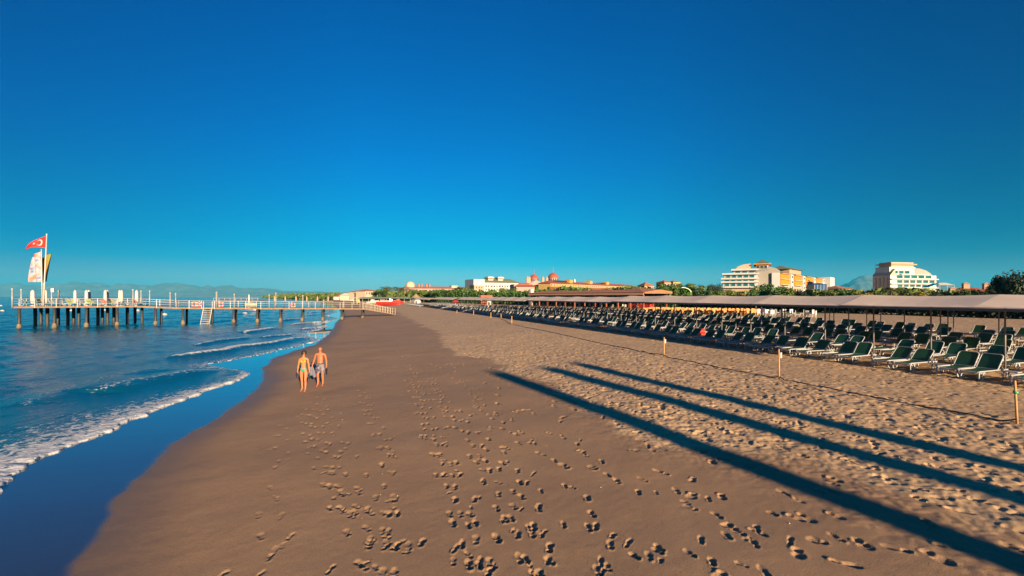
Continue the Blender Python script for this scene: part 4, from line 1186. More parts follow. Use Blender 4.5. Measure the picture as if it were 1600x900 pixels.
def build_lounger(ba):
    seat, frame, legs, bk, bf, arm = lounger_parts(ba)
    r = empty('sun_lounger', (0, -60, 0)); ch = []
    ch.append((seat.build('seat', M_GREEN, r), []))
    ch.append((frame.build('frame', M_FRAME, r), []))
    for l in legs: ch.append((l.build('leg', M_FRAME, r), []))
    b_ = bk.build('backrest', M_GREEN, r); f_ = bf.build('backrest_frame', M_FRAME, b_); ch.append((b_, [f_]))
    if arm.v: ch.append((arm.build('support_strut', M_FRAME, r), []))
    return (r, ch)
def merged_lounger(ba, legn=True):
    seat, frame, legs, bk, bf, arm = lounger_parts(ba)
    m_ = MB()
    for src, mi in ((seat, 0), (frame, 1), (bk, 0), (bf, 1)) + tuple((l, 1) for l in legs):
        m_.cur = mi; m_.add(src.v, src.f, False)
    return m_
protos = [build_lounger(BA), build_lounger(math.radians(44)), build_lounger(math.radians(2))]
mergedm = [merged_lounger(BA).mesh('sun_lounger', [M_GREEN, M_FRAME]), merged_lounger(math.radians(44)).mesh('sun_lounger', [M_GREEN, M_FRAME]), merged_lounger(math.radians(2)).mesh('sun_lounger', [M_GREEN, M_FRAME])]
used = [False] * 3
ROWS = [23.05, 27.0, 31.1, 35.3, 39.6]      # s of the foot... head is 1.95 m further inland
ROWN = ['front row', 'second row', 'third row', 'fourth row', 'fifth row', 'sixth row', 'seventh row']
SP = []
rl = random.Random(21)
for ri, s0 in enumerate(ROWS + [44.0, 48.4]):
    tmax = [128, 124, 118, 112, 104, 96, 88][ri]
    t = 10.2 - .0 * ri + [0, .5, -.3, .2, -.6, .3, 0][ri]
    if ri == 6: t = 44
    t -= 2.3 * [3, 3, 3, 4, 5, 5, 0][ri]
    k = 0
    while t < tmax:
        for q in (0, 1):
            tt = t + q * .86
            if rl.random() < (.01 if ri == 0 else .07): continue
            fl = rl.random() < (.0 if ri == 0 and tt < 40 else .06)
            SP.append([ri, s0 - .55 + rl.uniform(-.10, .10) + (.25 if rl.random() < .1 else 0), tt + rl.uniform(-.05, .05), math.radians(rl.uniform(-4, 4) + (rl.uniform(-10, 10) if rl.random() < .08 else 0)), 2 if fl else (1 if rl.random() < .3 else 0)])
        t += 2.3 * rl.uniform(.98, 1.02) if ri else 2.3
        k += 1
        if k % 22 == 21: t += 1.0
vis = []
for a in SP:
    ri, s_, t_, da, kd = a
    x, y = st2xy(s_ + 1.2, t_)
    if y < 3: continue
    px = 800 + F * x / y
    if px > 1690: continue
    vis.append((y, px, a))
size = sorted(vis, key=lambda q: q[0])
ind = size[:296]; rest = size[296:]
rowcount = {}
for y, px, a in sorted(ind, key=lambda q: -q[1]):
    if px < 1612:
        rowcount[a[0]] = rowcount.get(a[0], 0) + 1
        a.append(rowcount[a[0]])
    else: a.append(0)
outc = 0
for i, (y, px, a) in enumerate(ind):
    ri, s_, t_, da, kd, no = a
    x, yy = st2xy(s_, t_)
    z = min(sandz(*st2xy(s_ + .3, t_)), sandz(*st2xy(s_ + 1.6, t_))) - .01
    rz = -math.pi / 2 + A20 + da
    state = 'laid flat' if kd == 2 else 'with raised back'
    if no == 0:
        outc += 1
        lab = 'green sun lounger past the right edge, ' + ROWN[ri] + ', ' + ordw(outc) + ' of those cut off'
    elif no == 1: lab = 'green mesh sun lounger ' + state + ', nearest the right edge in the ' + ROWN[ri]
    else: lab = 'green mesh sun lounger ' + state + ', ' + ordw(no) + ' from the right in the ' + ROWN[ri]
    grp = 'green sun loungers in rows under the awnings'
    if i < 130:
        if not used[kd]:
            used[kd] = True; r = protos[kd][0]; r.location = (x, yy, z); r.rotation_euler = (0, 0, rz); tag(r, lab, 'sun lounger', grp)
        else: copy_tree(protos[kd], lab, 'sun lounger', grp, (x, yy, z), rz)
    else:
        o = meshobj('sun_lounger', mergedm[kd], None, (x, yy, z), rz); tag(o, lab, 'sun lounger', grp)
for k in range(3):
    if not used[k]:
        for c, sub in protos[k][1]:
            for d in sub: bpy.data.objects.remove(d)
            bpy.data.objects.remove(c)
        bpy.data.objects.remove(protos[k][0])
# the remaining far ones as one mass
rm = MB()
srcm = [merged_lounger(BA), merged_lounger(math.radians(44)), merged_lounger(math.radians(2))]
VS = []; FS = []; MI = []; off = 0
arrs = [(np.array([tuple(v) for v in m_.v]), m_.f, m_.mi) for m_ in srcm]
extra = []
for ri in range(4):          # the separate far block before the palms
    t = 140 + ri * 1.3
    while t < 178:
        extra.append((0, 0, [ri, 20.5 + 4.2 * ri, t, 0, 0])); extra.append((0, 0, [ri, 20.5 + 4.2 * ri, t + .86, 0, 1])); t += 2.4
for y, px, a in rest + extra:
    ri, s_, t_, da, kd = a[:5]
    x, yy = st2xy(s_, t_); z = gh(x, yy); rz = -math.pi / 2 + A20 + da
    V, Fc, mi = arrs[kd]; c, s__ = math.cos(rz), math.sin(rz)
    W_ = np.stack([V[:, 0] * c - V[:, 1] * s__ + x, V[:, 0] * s__ + V[:, 1] * c + yy, V[:, 2] + z], 1)
    VS.append(W_); FS += [tuple(off + i for i in f) for f in Fc]; MI += mi; off += len(V)
me = bpy.data.meshes.new('far_loungers'); me.from_pydata([tuple(v) for v in np.concatenate(VS)], [], FS)
me.materials.append(M_GREEN); me.materials.append(M_FRAME); me.polygons.foreach_set('material_index', MI); me.update()
o = bpy.data.objects.new('sun_loungers', me); COL.objects.link(o)
tag(o, 'mass of distant green sun loungers in front of the beach restaurant', 'sun loungers', kind='stuff')

# low side tables between the pairs
def side_table():
    r = empty('side_table', (0, -50, 0))
    ch = [(MB().box((0, 0, .37), (.46, .46, .035), 0, .012).build('table_top', M_FRAME, r), [])]
    for sx in (-1, 1):
        for sy in (-1, 1):
            ch.append((MB().tube([(sx * .17, sy * .17, .355), (sx * .2, sy * .2, 0)], [.022, .016], 6).build('leg', M_FRAME, r), []))
    return (r, ch)
tt = side_table(); first = True
for ri in range(3):
    base = 10.2 + [0, .5, -.3][ri] - 2.3 * 3 + .86 + .72
    cnt = 0
    for k in range(16 if ri == 0 else 11):
        t_ = base + 2.3 * k
        s_ = ROWS[ri] + .55 + rl.uniform(-.1, .25)
        x, y = st2xy(s_, t_)
        if y < 3 or 800 + F * x / y > 1600: continue
        cnt += 1
        if rl.random() < .2 and ri: continue
        lab = 'small pale side table, ' + ordw(cnt) + ' from the right between pairs of the ' + ROWN[ri] + ' of loungers'
        if first: r = tt[0]; r.location = (x, y, sandz(x, y) - .01); r.rotation_euler = (0, 0, A20); tag(r, lab, 'side table', 'side tables between the loungers'); first = False
        else: copy_tree(tt, lab, 'side table', 'side tables between the loungers', (x, y, sandz(x, y) - .01), A20 + rl.uniform(-.2, .2))
# red towel, lone white lounger, stacked white loungers
x, y, z = px2sand(1104, 529)
o = MB().box((0, 0, .50), (.5, .55, .34), .3, .08).box((.1, -.1, .25), (.42, .42, .2), .3, .05).build('beach_bag', M_RED, None, (x, y + 1.2, z)); tag(o, 'red beach bag left between loungers of the front row', 'bag')
M_WPL = mat('white_plastic', (.75, .72, .68), .45, var=.05)
def white_lounger(px, py, rz, label, ba, group=None):
    x, y, z = px2sand(px, py)
    seat, frame, legs, bk, bf, arm = lounger_parts(math.radians(ba))
    r = empty('white_lounger', (x, y, z), rz, label, 'sun lounger', group)
    seat.build('seat', M_WPL, r); frame.build('frame', M_WPL, r)
    for l in legs: l.build('leg', M_WPL, r)
    b_ = bk.build('backrest', M_WPL, r); bf.build('backrest_frame', M_WPL, b_)
    return r
white_lounger(856, 505, -1.35, 'single white sun lounger standing out of line before the front row', 25)
for i, (px, py) in enumerate([(689, 481.5), (694, 481), (699, 480.5), (704, 481), (709, 482), (714, 480), (719, 481.5), (724, 480.5), (729, 481)]):
    white_lounger(px, py, -1.5 + .3 * math.sin(i * 2), ['white lounger, leftmost of the far white group', 'white lounger, second from the left in the far white group', 'white lounger, third from the left in the far white group', 'white lounger, fourth from the left in the far white group', 'white lounger in the middle of the far white group', 'white lounger, fourth from the right in the far white group', 'white lounger, third from the right in the far white group', 'white lounger, second from the right in the far white group', 'white lounger, rightmost of the far white group'][i], 30, 'white loungers near the lifeguard tower')

# ---------------------------------------------------------------- stakes with rope
STK = [(1590, 662, 67, 'nearest the right edge with a green tape band', .9), (1217.5, 592, 47, 'second from the right in the rope line', 1.6), (1037.5, 557, 31, 'third from the right with a small pale tag', 2.2), (799.5, 507, 13, 'fourth from the right, before the shaded loungers', 1), (783, 498, 7.5, 'fifth from the right, far along the rope', 1), (767, 497, 9, 'sixth from the right, left of the white scrap', 1), (740, 492, 7, 'seventh from the right, near the tip of the shade', 1), (714, 489.5, 5, 'farthest small stake of the rope line', 1)]
SPOS = []
for i, (px, py, hp, lb, tl) in enumerate(STK):
    x, y, z = px2sand(px, py); z = sandz(x, y)
    hgt = hp / F * y
    r = empty('rope_stake', (x, y, z), A20, 'orange wooden stake ' + lb, 'stake', 'wooden stakes along the rope')
    lean = -.13 if i == 0 else rl.uniform(-.02, .02)
    wd = .029 if i < 3 else .055
    MB().tube([(0, 0, -.25), (lean * hgt * .9, 0, hgt)], [wd, wd * .93], 8).build('shaft', M_WOOD, r)
    if i == 0: MB().tube([(lean * hgt * .62, 0, hgt * .70), (lean * hgt * .68, 0, hgt * .76)], .054, 8).build('tape_band', mat('green_tape', (.05, .35, .2), .5), r)
    if i in (2, 1): MB().box((.06, -.03, hgt * .8), (.09, .02, .22)).build('tag', M_FRAME, r)
    SPOS.append((x, y))
for i in range(len(SPOS) - 1):
    if i >= 4: continue
    (x0, y0), (x1, y1) = SPOS[i], SPOS[i + 1]
    n = 60; pts = []
    for k in range(n + 1):
        u = k / n; x = x0 + (x1 - x0) * u; y = y0 + (y1 - y0) * u
        off = (.10 * math.sin(u * 9 + i) + .03 * math.sin(u * 41)) * math.sin(math.pi * u)
        x += off
        z = sandz(x, y) + .018 + (.10 * (1 - u / .03) if u < .03 else 0) + (.10 * (1 - (1 - u) / .03) if u > .97 else 0) + .015 * max(0, math.sin(u * 60))
        pts.append((x, y, z))
    o = MB().tube(pts, .022, 6).build('rope', M_ROPE)
    tag(o, ['dark rope lying on the sand between the two stakes nearest the right edge', 'dark rope lying on the sand between the second and third stakes', 'dark rope running from the tagged stake to the shaded stakes', 'short far rope between the fourth and fifth stakes'][i], 'rope', 'ropes between the stakes')

# ---------------------------------------------------------------- added unseen poles standing in for furled parasols, to cast the long shadows
hz = Vector((sun_dir.x, sun_dir.y)).normalized()
tips = [(772, 581), (852, 574), (896, 567.5)]
bodies = [4.4, 4.2, 3.4]
te = math.tan(SUN_EL)
for i, ((px, py), bl) in enumerate(zip(tips, bodies)):
    x, y, z = px2sand(px, py)
    top = 9.6; L_ = (top - z) / te
    x += hz.x * L_; y += hz.y * L_; z0 = gh(x, y)
    hh = top - z0
    r = empty('banner_pole', (x, y, z0), 0, ['tall pole with furled banner behind the camera casting the lowest long shadow', 'tall pole with furled banner behind the camera casting the middle long shadow', 'tall pole with furled banner behind the camera casting the uppermost long shadow'][i], 'pole', 'banner poles casting the long shadows')
    MB().tube([(0, 0, -.3), (0, 0, hh)], [.30, .24], 12).build('pole', M_WOOD, r)
    MB().lathe([(.24, hh - bl), (.36, hh - bl + .15), (.38, hh - bl * .6), (.40, hh - bl * .3), (.40, hh - .15), (.32, hh - .02), (.01, hh)], (0, 0, 0), 14).build('furled_banner', M_WHITE, r)
    MB().lathe([(.6, -.1), (.6, .25), (.35, .35), (.01, .35)], (0, 0, 0), 14).build('foot', M_FRAME, r)

# bits of shell and pebble on the damp sand
rg = random.Random(77); sb = MB()
for _ in range(900):
    s_ = rg.uniform(-1, 16); t_ = rg.uniform(-3, 30); x, y = st2xy(s_, t_)
    if y < 5.8 or abs(x / y) > 1.17: continue
    if rg.random() > (.9 if s_ > 7 else .3): continue
    z = sandz(x, y); q = rg.uniform(.006, .022)
    a = rg.uniform(0, 6.3); sb.cur = rg.randrange(2)
    c, d = math.cos(a) * q, math.sin(a) * q
    sb.add([(x - c, y - d, z), (x + d, y - c, z), (x + c, y + d, z), (x - d * .7, y + c * .7, z), (x, y, z + q * .7)], [(0, 1, 4), (1, 2, 4), (2, 3, 4), (3, 0, 4)])
o = sb.build('shell_bits', [mat('shell_pale', (.45, .40, .34), .5), mat('pebble_dark', (.06, .045, .04), .7)]); tag(o, 'scattered bits of shell and pebble on the damp sand', 'shells', kind='stuff')
# ---------------------------------------------------------------- pier
PO = Vector((-64.3, 57.6, 0)); PU = Vector((.857, .515, 0)).normalized(); PV = Vector((-PU.y, PU.x, 0)); PR = math.atan2(PU.y, PU.x)
def deckz(u): return float(np.interp(u, [0, 12.4, 17, 30, 38, 44, 49.7], [2.80, 2.76, 2.48, 2.22, 2.10, 1.95, .80]))
def pu_at(px, v=0.0):
    k = (px - 800) / F
    return (k * (PO.y + v * PV.y) - PO.x - v * PV.x) / (PU.x - k * PU.y)
def pw(u, v, z=0.0):
    p = PO + PU * u + PV * v; return Vector((p.x, p.y, z))
pier = empty('pier', PO, PR, 'long wooden bathing pier on dark piles with white railings, left of the photograph', 'pier')
# local: x=u, y=v
d = MB()
d.add([(0, 0, 2.80), (12.4, 0, 2.76), (12.4, 9, 2.76), (0, 9, 2.80), (0, 0, 2.58), (12.4, 0, 2.54), (12.4, 9, 2.54), (0, 9, 2.58)], [(0, 1, 2, 3), (7, 6, 5, 4), (0, 4, 5, 1), (1, 5, 6, 2), (2, 6, 7, 3), (3, 7, 4, 0)]).build('platform_deck', M_DECK, pier)
us = [12.41, 17, 24, 30, 38, 44]
d = MB()
for a, b_ in zip(us[:-1], us[1:]):
    za, zb = deckz(a), deckz(b_)
    d.add([(a, 0, za), (b_, 0, zb), (b_, 3, zb), (a, 3, za), (a, 0, za - .24), (b_, 0, zb - .24), (b_, 3, zb - .24), (a, 3, za - .24)], [(0, 1, 2, 3), (7, 6, 5, 4), (0, 4, 5, 1), (1, 5, 6, 2), (2, 6, 7, 3), (3, 7, 4, 0)])
d.build('walkway_deck', M_DECK, pier)
d = MB(); za, zb = deckz(44), .78
d.add([(44.01, 0, za), (49.7, 0, zb), (49.7, 3, zb), (44.01, 3, za), (44.01, 0, za - .2), (49.7, 0, zb - .1), (49.7, 3, zb - .1), (44.01, 3, za - .2)], [(0, 1, 2, 3), (7, 6, 5, 4), (0, 4, 5, 1), (1, 5, 6, 2), (2, 6, 7, 3), (3, 7, 4, 0)]).build('ramp', M_DECK, pier)
def pile(u, v, r=.16, lit=False):
    z1 = deckz(u) - .25
    o = MB().tube([(u, v, -1.6), (u, v, z1)], r, 10).build('pile', M_PILE, pier)
    if lit:
        MB().lathe([(r + .02, -.3), (r + .10, -.2), (r + .09, .25), (r + .015, .5)], (u, v, 0), 10).build('shell_growth', M_PILEB, o)
for px in (30, 85, 135, 183, 243, 286, 325, 365, 402, 438, 472, 504, 534, 566):
    u = pu_at(px, .25); 
    pile(u, .25, .17, True)
for px in (55, 74, 106, 123, 153, 168, 199): pile(pu_at(px, 4.4), 4.4, .2)
for px in (64, 91, 115, 137, 160, 178, 199, 211): pile(pu_at(px, 8.4), 8.4, .2)
for px in (222, 252, 292, 332, 369, 405, 440, 474, 506, 536, 568): pile(pu_at(px, 2.7), 2.7, .17)
# railings: posts and three rails
def rail_run(pts, nseg, name='rail_post', skip=()):
    for (u0, v0), (u1, v1) in zip(pts[:-1], pts[1:]):
        L_ = math.hypot(u1 - u0, v1 - v0); n = max(1, round(L_ / nseg))
        for k in range(n + 1):
            u = u0 + (u1 - u0) * k / n; v = v0 + (v1 - v0) * k / n
            z = deckz(u)
            MB().box((u, v, z + .42), (.07, .07, 1.2)).build(name, M_STEEL, pier)
        for h_ in (.35, .66, .98):
            ptz = [(u0 + (u1 - u0) * q / 6, v0 + (v1 - v0) * q / 6) for q in range(7)]
            MB().tube([(a, b_, deckz(a) + h_) for a, b_ in ptz], .022, 5).build('handrail', M_STEEL, pier)
LADU = pu_at(325, 0)
rail_run([(0, 0), (12.4, 0), (17, 0), (LADU - .8, 0)], 2.0)
rail_run([(LADU + .8, 0), (30, 0), (38, 0), (44, 0)], 2.0)
rail_run([(0, 0), (0, 9), (12.4, 9), (12.4, 3), (17, 3), (30, 3), (38, 3), (44, 3)], 2.4)
# wooden ramp fences down to the sand
for v in (0, 3):
    for k in range(13):
        u = 44 + 5.7 * k / 12
        MB().box((u, v, deckz(u) + .5), (.06, .06, 1.15)).build('fence_picket', M_CREAM, pier)
    for h_ in (.4, .98):
        MB().tube([(44, v, deckz(44) + h_), (49.7, v, deckz(49.7) + h_)], .025, 5).build('fence_rail', M_CREAM, pier)
# bathing ladder
lad = empty('pier_ladder', pw(LADU, 0, deckz(LADU)), PR, 'white swimming ladder leading from the pier walkway into the sea', 'ladder')
for sx in (-.55, .55): MB().tube([(sx, .1, .95), (sx, -.1, .9), (sx, -.15, 0), (sx * 1.0 - .35, -1.1, -2.5)], .05, 6).build('side_rail', M_WHITE, lad)
for k in range(9):
    u = (k + .6) / 9
    MB().box((-.35 * u, -.15 - .95 * u, -2.5 * u), (1.06, .16, .05)).build('rung', M_CREAM, lad)
# lamp posts
for i, (px, pyt, v, lb) in enumerate([(19.5, 453, 0, 'thin white pole at the left corner of the pier platform'), (33.5, 454, 4, 'thin white pole, second from the left end of the pier'), (81, 454, .1, 'white pole with small box head just right of the flagpoles'), (92, 456, 6, 'thin pole between the box headed pole and the furled parasols'), (208, 454, .1, 'slim white pole left of the rightmost furled parasol'), (220.5, 456, 2.9, 'slim white pole right of the rightmost furled parasol'), (234, 456, 2.9, 'thin white pole at the start of the walkway'),
                          (266, 459, .1, 'tall white pole on the front rail left of the ladder'), (274.5, 460, 2.9, 'shorter white pole right behind the tall one left of the ladder'), (338, 458, 2.9, 'thin pole just right of the ladder'), (366, 461, .1, 'white pole above the third walkway pile right of the ladder'), (389, 463, 2.9, 'white pole near the round raft'), (420.5, 462, .1, 'white pole in the middle of the shore half of the walkway'), (431, 459, 2.9, 'thin tall pole beyond the middle of the walkway'), (473, 463, .1, 'pale pole over the breaking waves'), (505.5, 472, .1, 'short pale pole above the last pile in the water'), (537, 470, .1, 'pale pole at the top of the ramp')]):
    u = pu_at(px, v); p = pw(u, v); zt = H + (HOR - pyt) / F * p.y
    r = empty('pier_pole', (p.x, p.y, deckz(u)), PR, lb, 'pole', 'white poles along the pier')
    hh = max(zt - deckz(u), 1.2)
    MB().tube([(0, -.09, -.2), (0, -.09, hh)], .07, 8).build('shaft', M_STEEL, r)
    MB().lathe([(.08, 0), (.11, .05), (.11, .18), (.04, .24), (.01, .25)], (0, -.09, hh - .02), 8).build('head', M_STEEL, r)
    if i == 2: MB().box((.1, -.09, hh + .05), (.3, .25, .5)).build('box_head', M_WHITE, r)
# furled parasols on the pier
def furled(label, loc, h_, rad):
    r = empty('furled_parasol', loc, 0, label, 'parasol', 'white furled parasols on the pier')
    MB().tube([(0, 0, 0), (0, 0, h_)], .03, 6).build('pole', M_STEEL, r)
    MB().lathe([(rad * .6, .35), (rad * .9, .45), (rad, 1.0), (rad * .95, h_ * .7), (rad * .85, h_ * .93), (rad * .4, h_ * .99), (.03, h_ + .04)], (0, 0, 0), 9, 1, .9).build('furled_cover', M_WHITE, r)
    MB().lathe([(.28, 0), (.28, .08), (.05, .12), (.01, .12)], (0, 0, 0), 10).build('foot', M_FRAME, r)
for px, v, lb, rad in [(51, 2, 'white furled parasol left of the flagpoles', .26), (71.5, 3.4, 'white furled parasol right behind the flagpole foot', .18), (117.3, 3, 'slim white furled parasol in the middle left of the platform', .2), (135, 2, 'left one of the thick pair of furled parasols', .22), (138.5, 3.2, 'right one of the thick pair of furled parasols', .26), (164.5, 2.2, 'left one of the second pair of furled parasols', .22), (167.5, 3.0, 'right one of the second pair of furled parasols', .22), (186.5, 3.0, 'slim pale furled parasol of the third pair', .14), (189.8, 2.2, 'thick furled parasol of the third pair', .22), (213.5, 3.0, 'furled parasol at the right end of the platform', .24)]:
    u = pu_at(px, v); p = pw(u, v); z0 = deckz(min(u, 12)); zt = H + (HOR - 453.5) / F * p.y
    furled(lb, (p.x, p.y, z0), zt - z0, rad)
p = pw(pu_at(389, 1.6), 1.6); furled('small white furled parasol on the walkway near the raft', (p.x, p.y, deckz(pu_at(389, 1.6))), 2.1, .12)
# loungers on the platform
M_LIME = mat('light_green_fabric', (.30, .40, .14), .6); M_PINKF = mat('pink_fabric', (.55, .16, .14), .6)
for px, v, m_, lb in [(60, 5, M_WHITE, 'white lounger left of the flagpole foot'), (78, 5, M_LIME, 'light green lounger right of the flagpoles'), (98, 4.5, M_WHITE, 'white lounger between box headed pole and slim parasol'), (124, 1.6, M_LIME, 'light green lounger left of the thick parasol pair'), (129, 5, M_LIME, 'light green lounger behind the thick parasol pair'), (144, 2.5, M_WHITE, 'white lounger right of the thick parasol pair'), (152, 1.6, M_LIME, 'light green lounger between the first and second parasol pairs'), (157, 4.8, M_LIME, 'light green lounger behind the second parasol pair'), (176, 1.8, M_PINKF, 'pink lounger between the second and third parasol pairs'), (187, 5, M_LIME, 'light green lounger behind the third parasol pair'), (198, 2.2, M_WHITE, 'white folded lounger right of the third parasol pair'), (206, 4, M_WHITE, 'white lounger near the right end of the platform'), (224, 1.8, M_PINKF, 'peach lounger where the walkway begins')]:
    u = pu_at(px, v); p = pw(u, v)
    seat, frame, legs, bk, bf, arm = lounger_parts(math.radians(48))
    r = empty('pier_lounger', (p.x, p.y, deckz(u) + .01), PR + math.pi * .5 + rl.uniform(.5, 1.2), lb, 'sun lounger', 'loungers on the pier platform')
    seat.build('seat', M_WHITE, r); frame.build('frame', M_WHITE, r)
    for l in legs: l.build('leg', M_WHITE, r)
    b_ = bk.build('backrest', m_, r); bf.build('backrest_frame', M_WHITE, b_)
# life rings on the rail
def torus(R_, r_, m_, name, loc, rz, label, cat):
    me = MB(); N, Mn = 18, 8; vs = []; fs = []
    for i in range(N):
        a = 2 * math.pi * i / N
        for j in range(Mn):
            b_ = 2 * math.pi * j / Mn; rr_ = R_ + r_ * math.cos(b_)
            vs.append((rr_ * math.cos(a), r_ * math.sin(b_), rr_ * math.sin(a)))
    for i in range(N):
        for j in range(Mn):
            fs.append((i * Mn + j, i * Mn + (j + 1) % Mn, ((i + 1) % N) * Mn + (j + 1) % Mn, ((i + 1) % N) * Mn + j))
    me.add(vs, fs, True)
    r = empty(name, loc, rz, label, cat, 'life rings on the pier railing')
    me.build('ring', m_, r)
    for k in range(4):
        a = math.pi / 4 + k * math.pi / 2
        MB().box((R_ * math.cos(a), 0, R_ * math.sin(a)), (.26, .26, .08), 0, 0, Matrix.Rotation(-a, 4, 'Y')).build('white_band', M_WHITE, r)
M_ORG = mat('life_ring_orange', (.75, .10, .03), .5)
for px, z_, lb in [(303.5, .5, 'orange life ring, left one of the pair left of the ladder'), (311.5, .5, 'orange life ring, right one of the pair left of the ladder'), (345.5, .5, 'red orange life ring right of the ladder'), (458, .45, 'orange yellow ring on the railing over the waves')]:
    u = pu_at(px, -.12); p = pw(u, -.14); torus(.30, .09, M_ORG, 'life_ring', (p.x, p.y, deckz(u) + z_), PR, lb, 'life ring')
# flagpoles and flags
def flag_mesh(outline_fn, nu, nv, th=.02):
    vs = []; fs = []
    for lay in (-1, 1):
        for j in range(nv + 1):
            for i in range(nu + 1):
                x, y, z = outline_fn(i / nu, j / nv); vs.append((x, y + lay * th / 2, z))
    N = (nu + 1) * (nv + 1)
    for j in range(nv):
        for i in range(nu):
            a = j * (nu + 1) + i; fs.append((a, a + 1, a + nu + 2, a + nu + 1)); fs.append((N + a, N + a + nu + 1, N + a + nu + 2, N + a + 1))
    return MB().add(vs, fs, True)
Yf = 60.2; m_px = Yf / F
fr = empty('flagpole', ((67.8 - 800) * m_px, Yf, 2.79), 0, 'tall leaning white flagpole with a red crescent flag on the pier', 'flagpole')
def lp(px, py): return Vector(((px - 67.8) * m_px, 0, H + (HOR - py) * m_px - 2.79))
MB().tube([(0, 0, 0), lp(69.5, 440), lp(73.0, 367)], [.10, .08, .05], 8).build('shaft', M_WHITE, fr)
MB().lathe([(.01, -.08), (.09, -.02), (.09, .06), (.01, .12)], lp(73.0, 366.5), 8).build('finial', M_WHITE, fr)
top0, bot0 = lp(72.6, 368.6), lp(72.0, 387.6); tip = lp(38.3, 389.0)
def redf(u, v):
    a = top0.lerp(tip, u) + Vector((0, 0, .30 * math.sin(u * math.pi))); b_ = bot0.lerp(tip, u) + Vector((0, 0, .20 * math.sin(u * math.pi)))
    p = a.lerp(b_, v); return p.x, .22 * math.sin(u * 7 + v) * u, p.z
rf = flag_mesh(redf, 22, 8).build('red_flag', M_RED, fr)
# crescent and star sewn on the flag, following its folds
def on_flag(pts2, th=.0):
    return [Vector(redf(u, v)) + Vector((0, -.03, 0)) for u, v in pts2]
cp = []
for k in range(13):
    a = math.radians(-150 + 300 * k / 12); cp.append((.30 + .13 * math.cos(a) * -1, .50 + .34 * math.sin(a)))
for k in range(13):
    a = math.radians(140 - 280 * k / 12); cp.append((.335 + .095 * math.cos(a) * -1, .50 + .26 * math.sin(a)))
cv = on_flag(cp); cb_ = [p + Vector((0, -.012, 0)) for p in cv]; n_ = len(cv)
fs = [(i, i + 1, n_ - 2 - i, n_ - 1 - i) for i in range(12)]
MB().add(cb_, fs).build('crescent', M_WHITE, rf)
st_ = [(.52 + (.060 if k % 2 == 0 else .024) * math.cos(k * math.pi / 5), .5 + (.17 if k % 2 == 0 else .065) * math.sin(k * math.pi / 5)) for k in range(10)]
MB().add([p + Vector((0, -.012, 0)) for p in on_flag(st_)], [tuple(range(10))]).build('star', M_WHITE, rf)
f2_ = empty('flagpole', ((66.2 - 800) * (Yf + .7) / F, Yf + .7, 2.79), 0, 'shorter flagpole with a drooping white flag next to the red flag', 'flagpole')
Y2 = Yf + .7; m2 = Y2 / F
def lp2(px, py): return Vector(((px - 66.2) * m2, 0, H + (HOR - py) * m2 - 2.79))
MB().tube([(0, 0, 0), lp2(64.6, 388)], [.07, .045], 8).build('shaft', M_WHITE, f2_)
def quadf(a, b_, c, d_, w_):
    def fn(u, v):
        p = a.lerp(b_, u).lerp(d_.lerp(c, u), v); return p.x, w_ * math.sin(u * 9 + v * 2.2) * (.3 + u), p.z
    return fn
M_FLW = bpy.data.materials.new('white_banner'); M_FLW.use_nodes = True
mm = M_FLW.node_tree; bb_ = mm.nodes['Principled BSDF']; bb_.inputs['Roughness'].default_value = .7
gg = mm.nodes.new('ShaderNodeTexCoord'); nz_ = mm.nodes.new('ShaderNodeTexNoise'); nz_.inputs['Scale'].default_value = 1.1; rr2 = mm.nodes.new('ShaderNodeValToRGB')
mm.links.new(gg.outputs['Object'], nz_.inputs['Vector']); mm.links.new(nz_.outputs['Fac'], rr2.inputs[0]); mm.links.new(rr2.outputs[0], bb_.inputs['Base Color'])
set_ramp(rr2.color_ramp, [(.40, (.10, .16, .30, 1)), (.72, (.45, .10, .03, 1)), (.50, (.33, .32, .37, 1))])
flag_mesh(quadf(lp2(64.8, 391), lp2(49, 402), lp2(47.5, 440.5), lp2(65, 440.5), .22), 16, 16).build('white_flag', M_FLW, f2_)
f3_ = empty('flagpole', ((71.0 - 800) * (Yf + 1.4) / F, Yf + 1.4, 2.79), 0, 'flagpole behind the red one with a narrow yellow and rust banner', 'flagpole')
m3 = (Yf + 1.4) / F
def lp3(px, py): return Vector(((px - 71.0) * m3, 0, H + (HOR - py) * m3 - 2.79))
MB().tube([(0, 0, 0), lp3(64.8, 398)], [.06, .04], 8).build('shaft', M_WHITE, f3_)
M_FLY = bpy.data.materials.new('yellow_banner'); M_FLY.use_nodes = True
mm = M_FLY.node_tree; bb_ = mm.nodes['Principled BSDF']; bb_.inputs['Roughness'].default_value = .7
gg = mm.nodes.new('ShaderNodeTexCoord'); sx_ = mm.nodes.new('ShaderNodeSeparateXYZ'); mr_ = mm.nodes.new('ShaderNodeMapRange'); rr2 = mm.nodes.new('ShaderNodeValToRGB')
mm.links.new(gg.outputs['Generated'], sx_.inputs[0]); mm.links.new(sx_.outputs['Z'], rr2.inputs[0]); mm.links.new(rr2.outputs[0], bb_.inputs['Base Color'])
set_ramp(rr2.color_ramp, [(.30, (.22, .08, .03, 1)), (1, (.16, .18, .015, 1)), (.5, (.24, .15, .02, 1))])
flag_mesh(quadf(lp3(64.8, 404), lp3(79.5, 395), lp3(73, 440), lp3(66, 440), .2), 10, 16).build('yellow_flag', M_FLY, f3_)
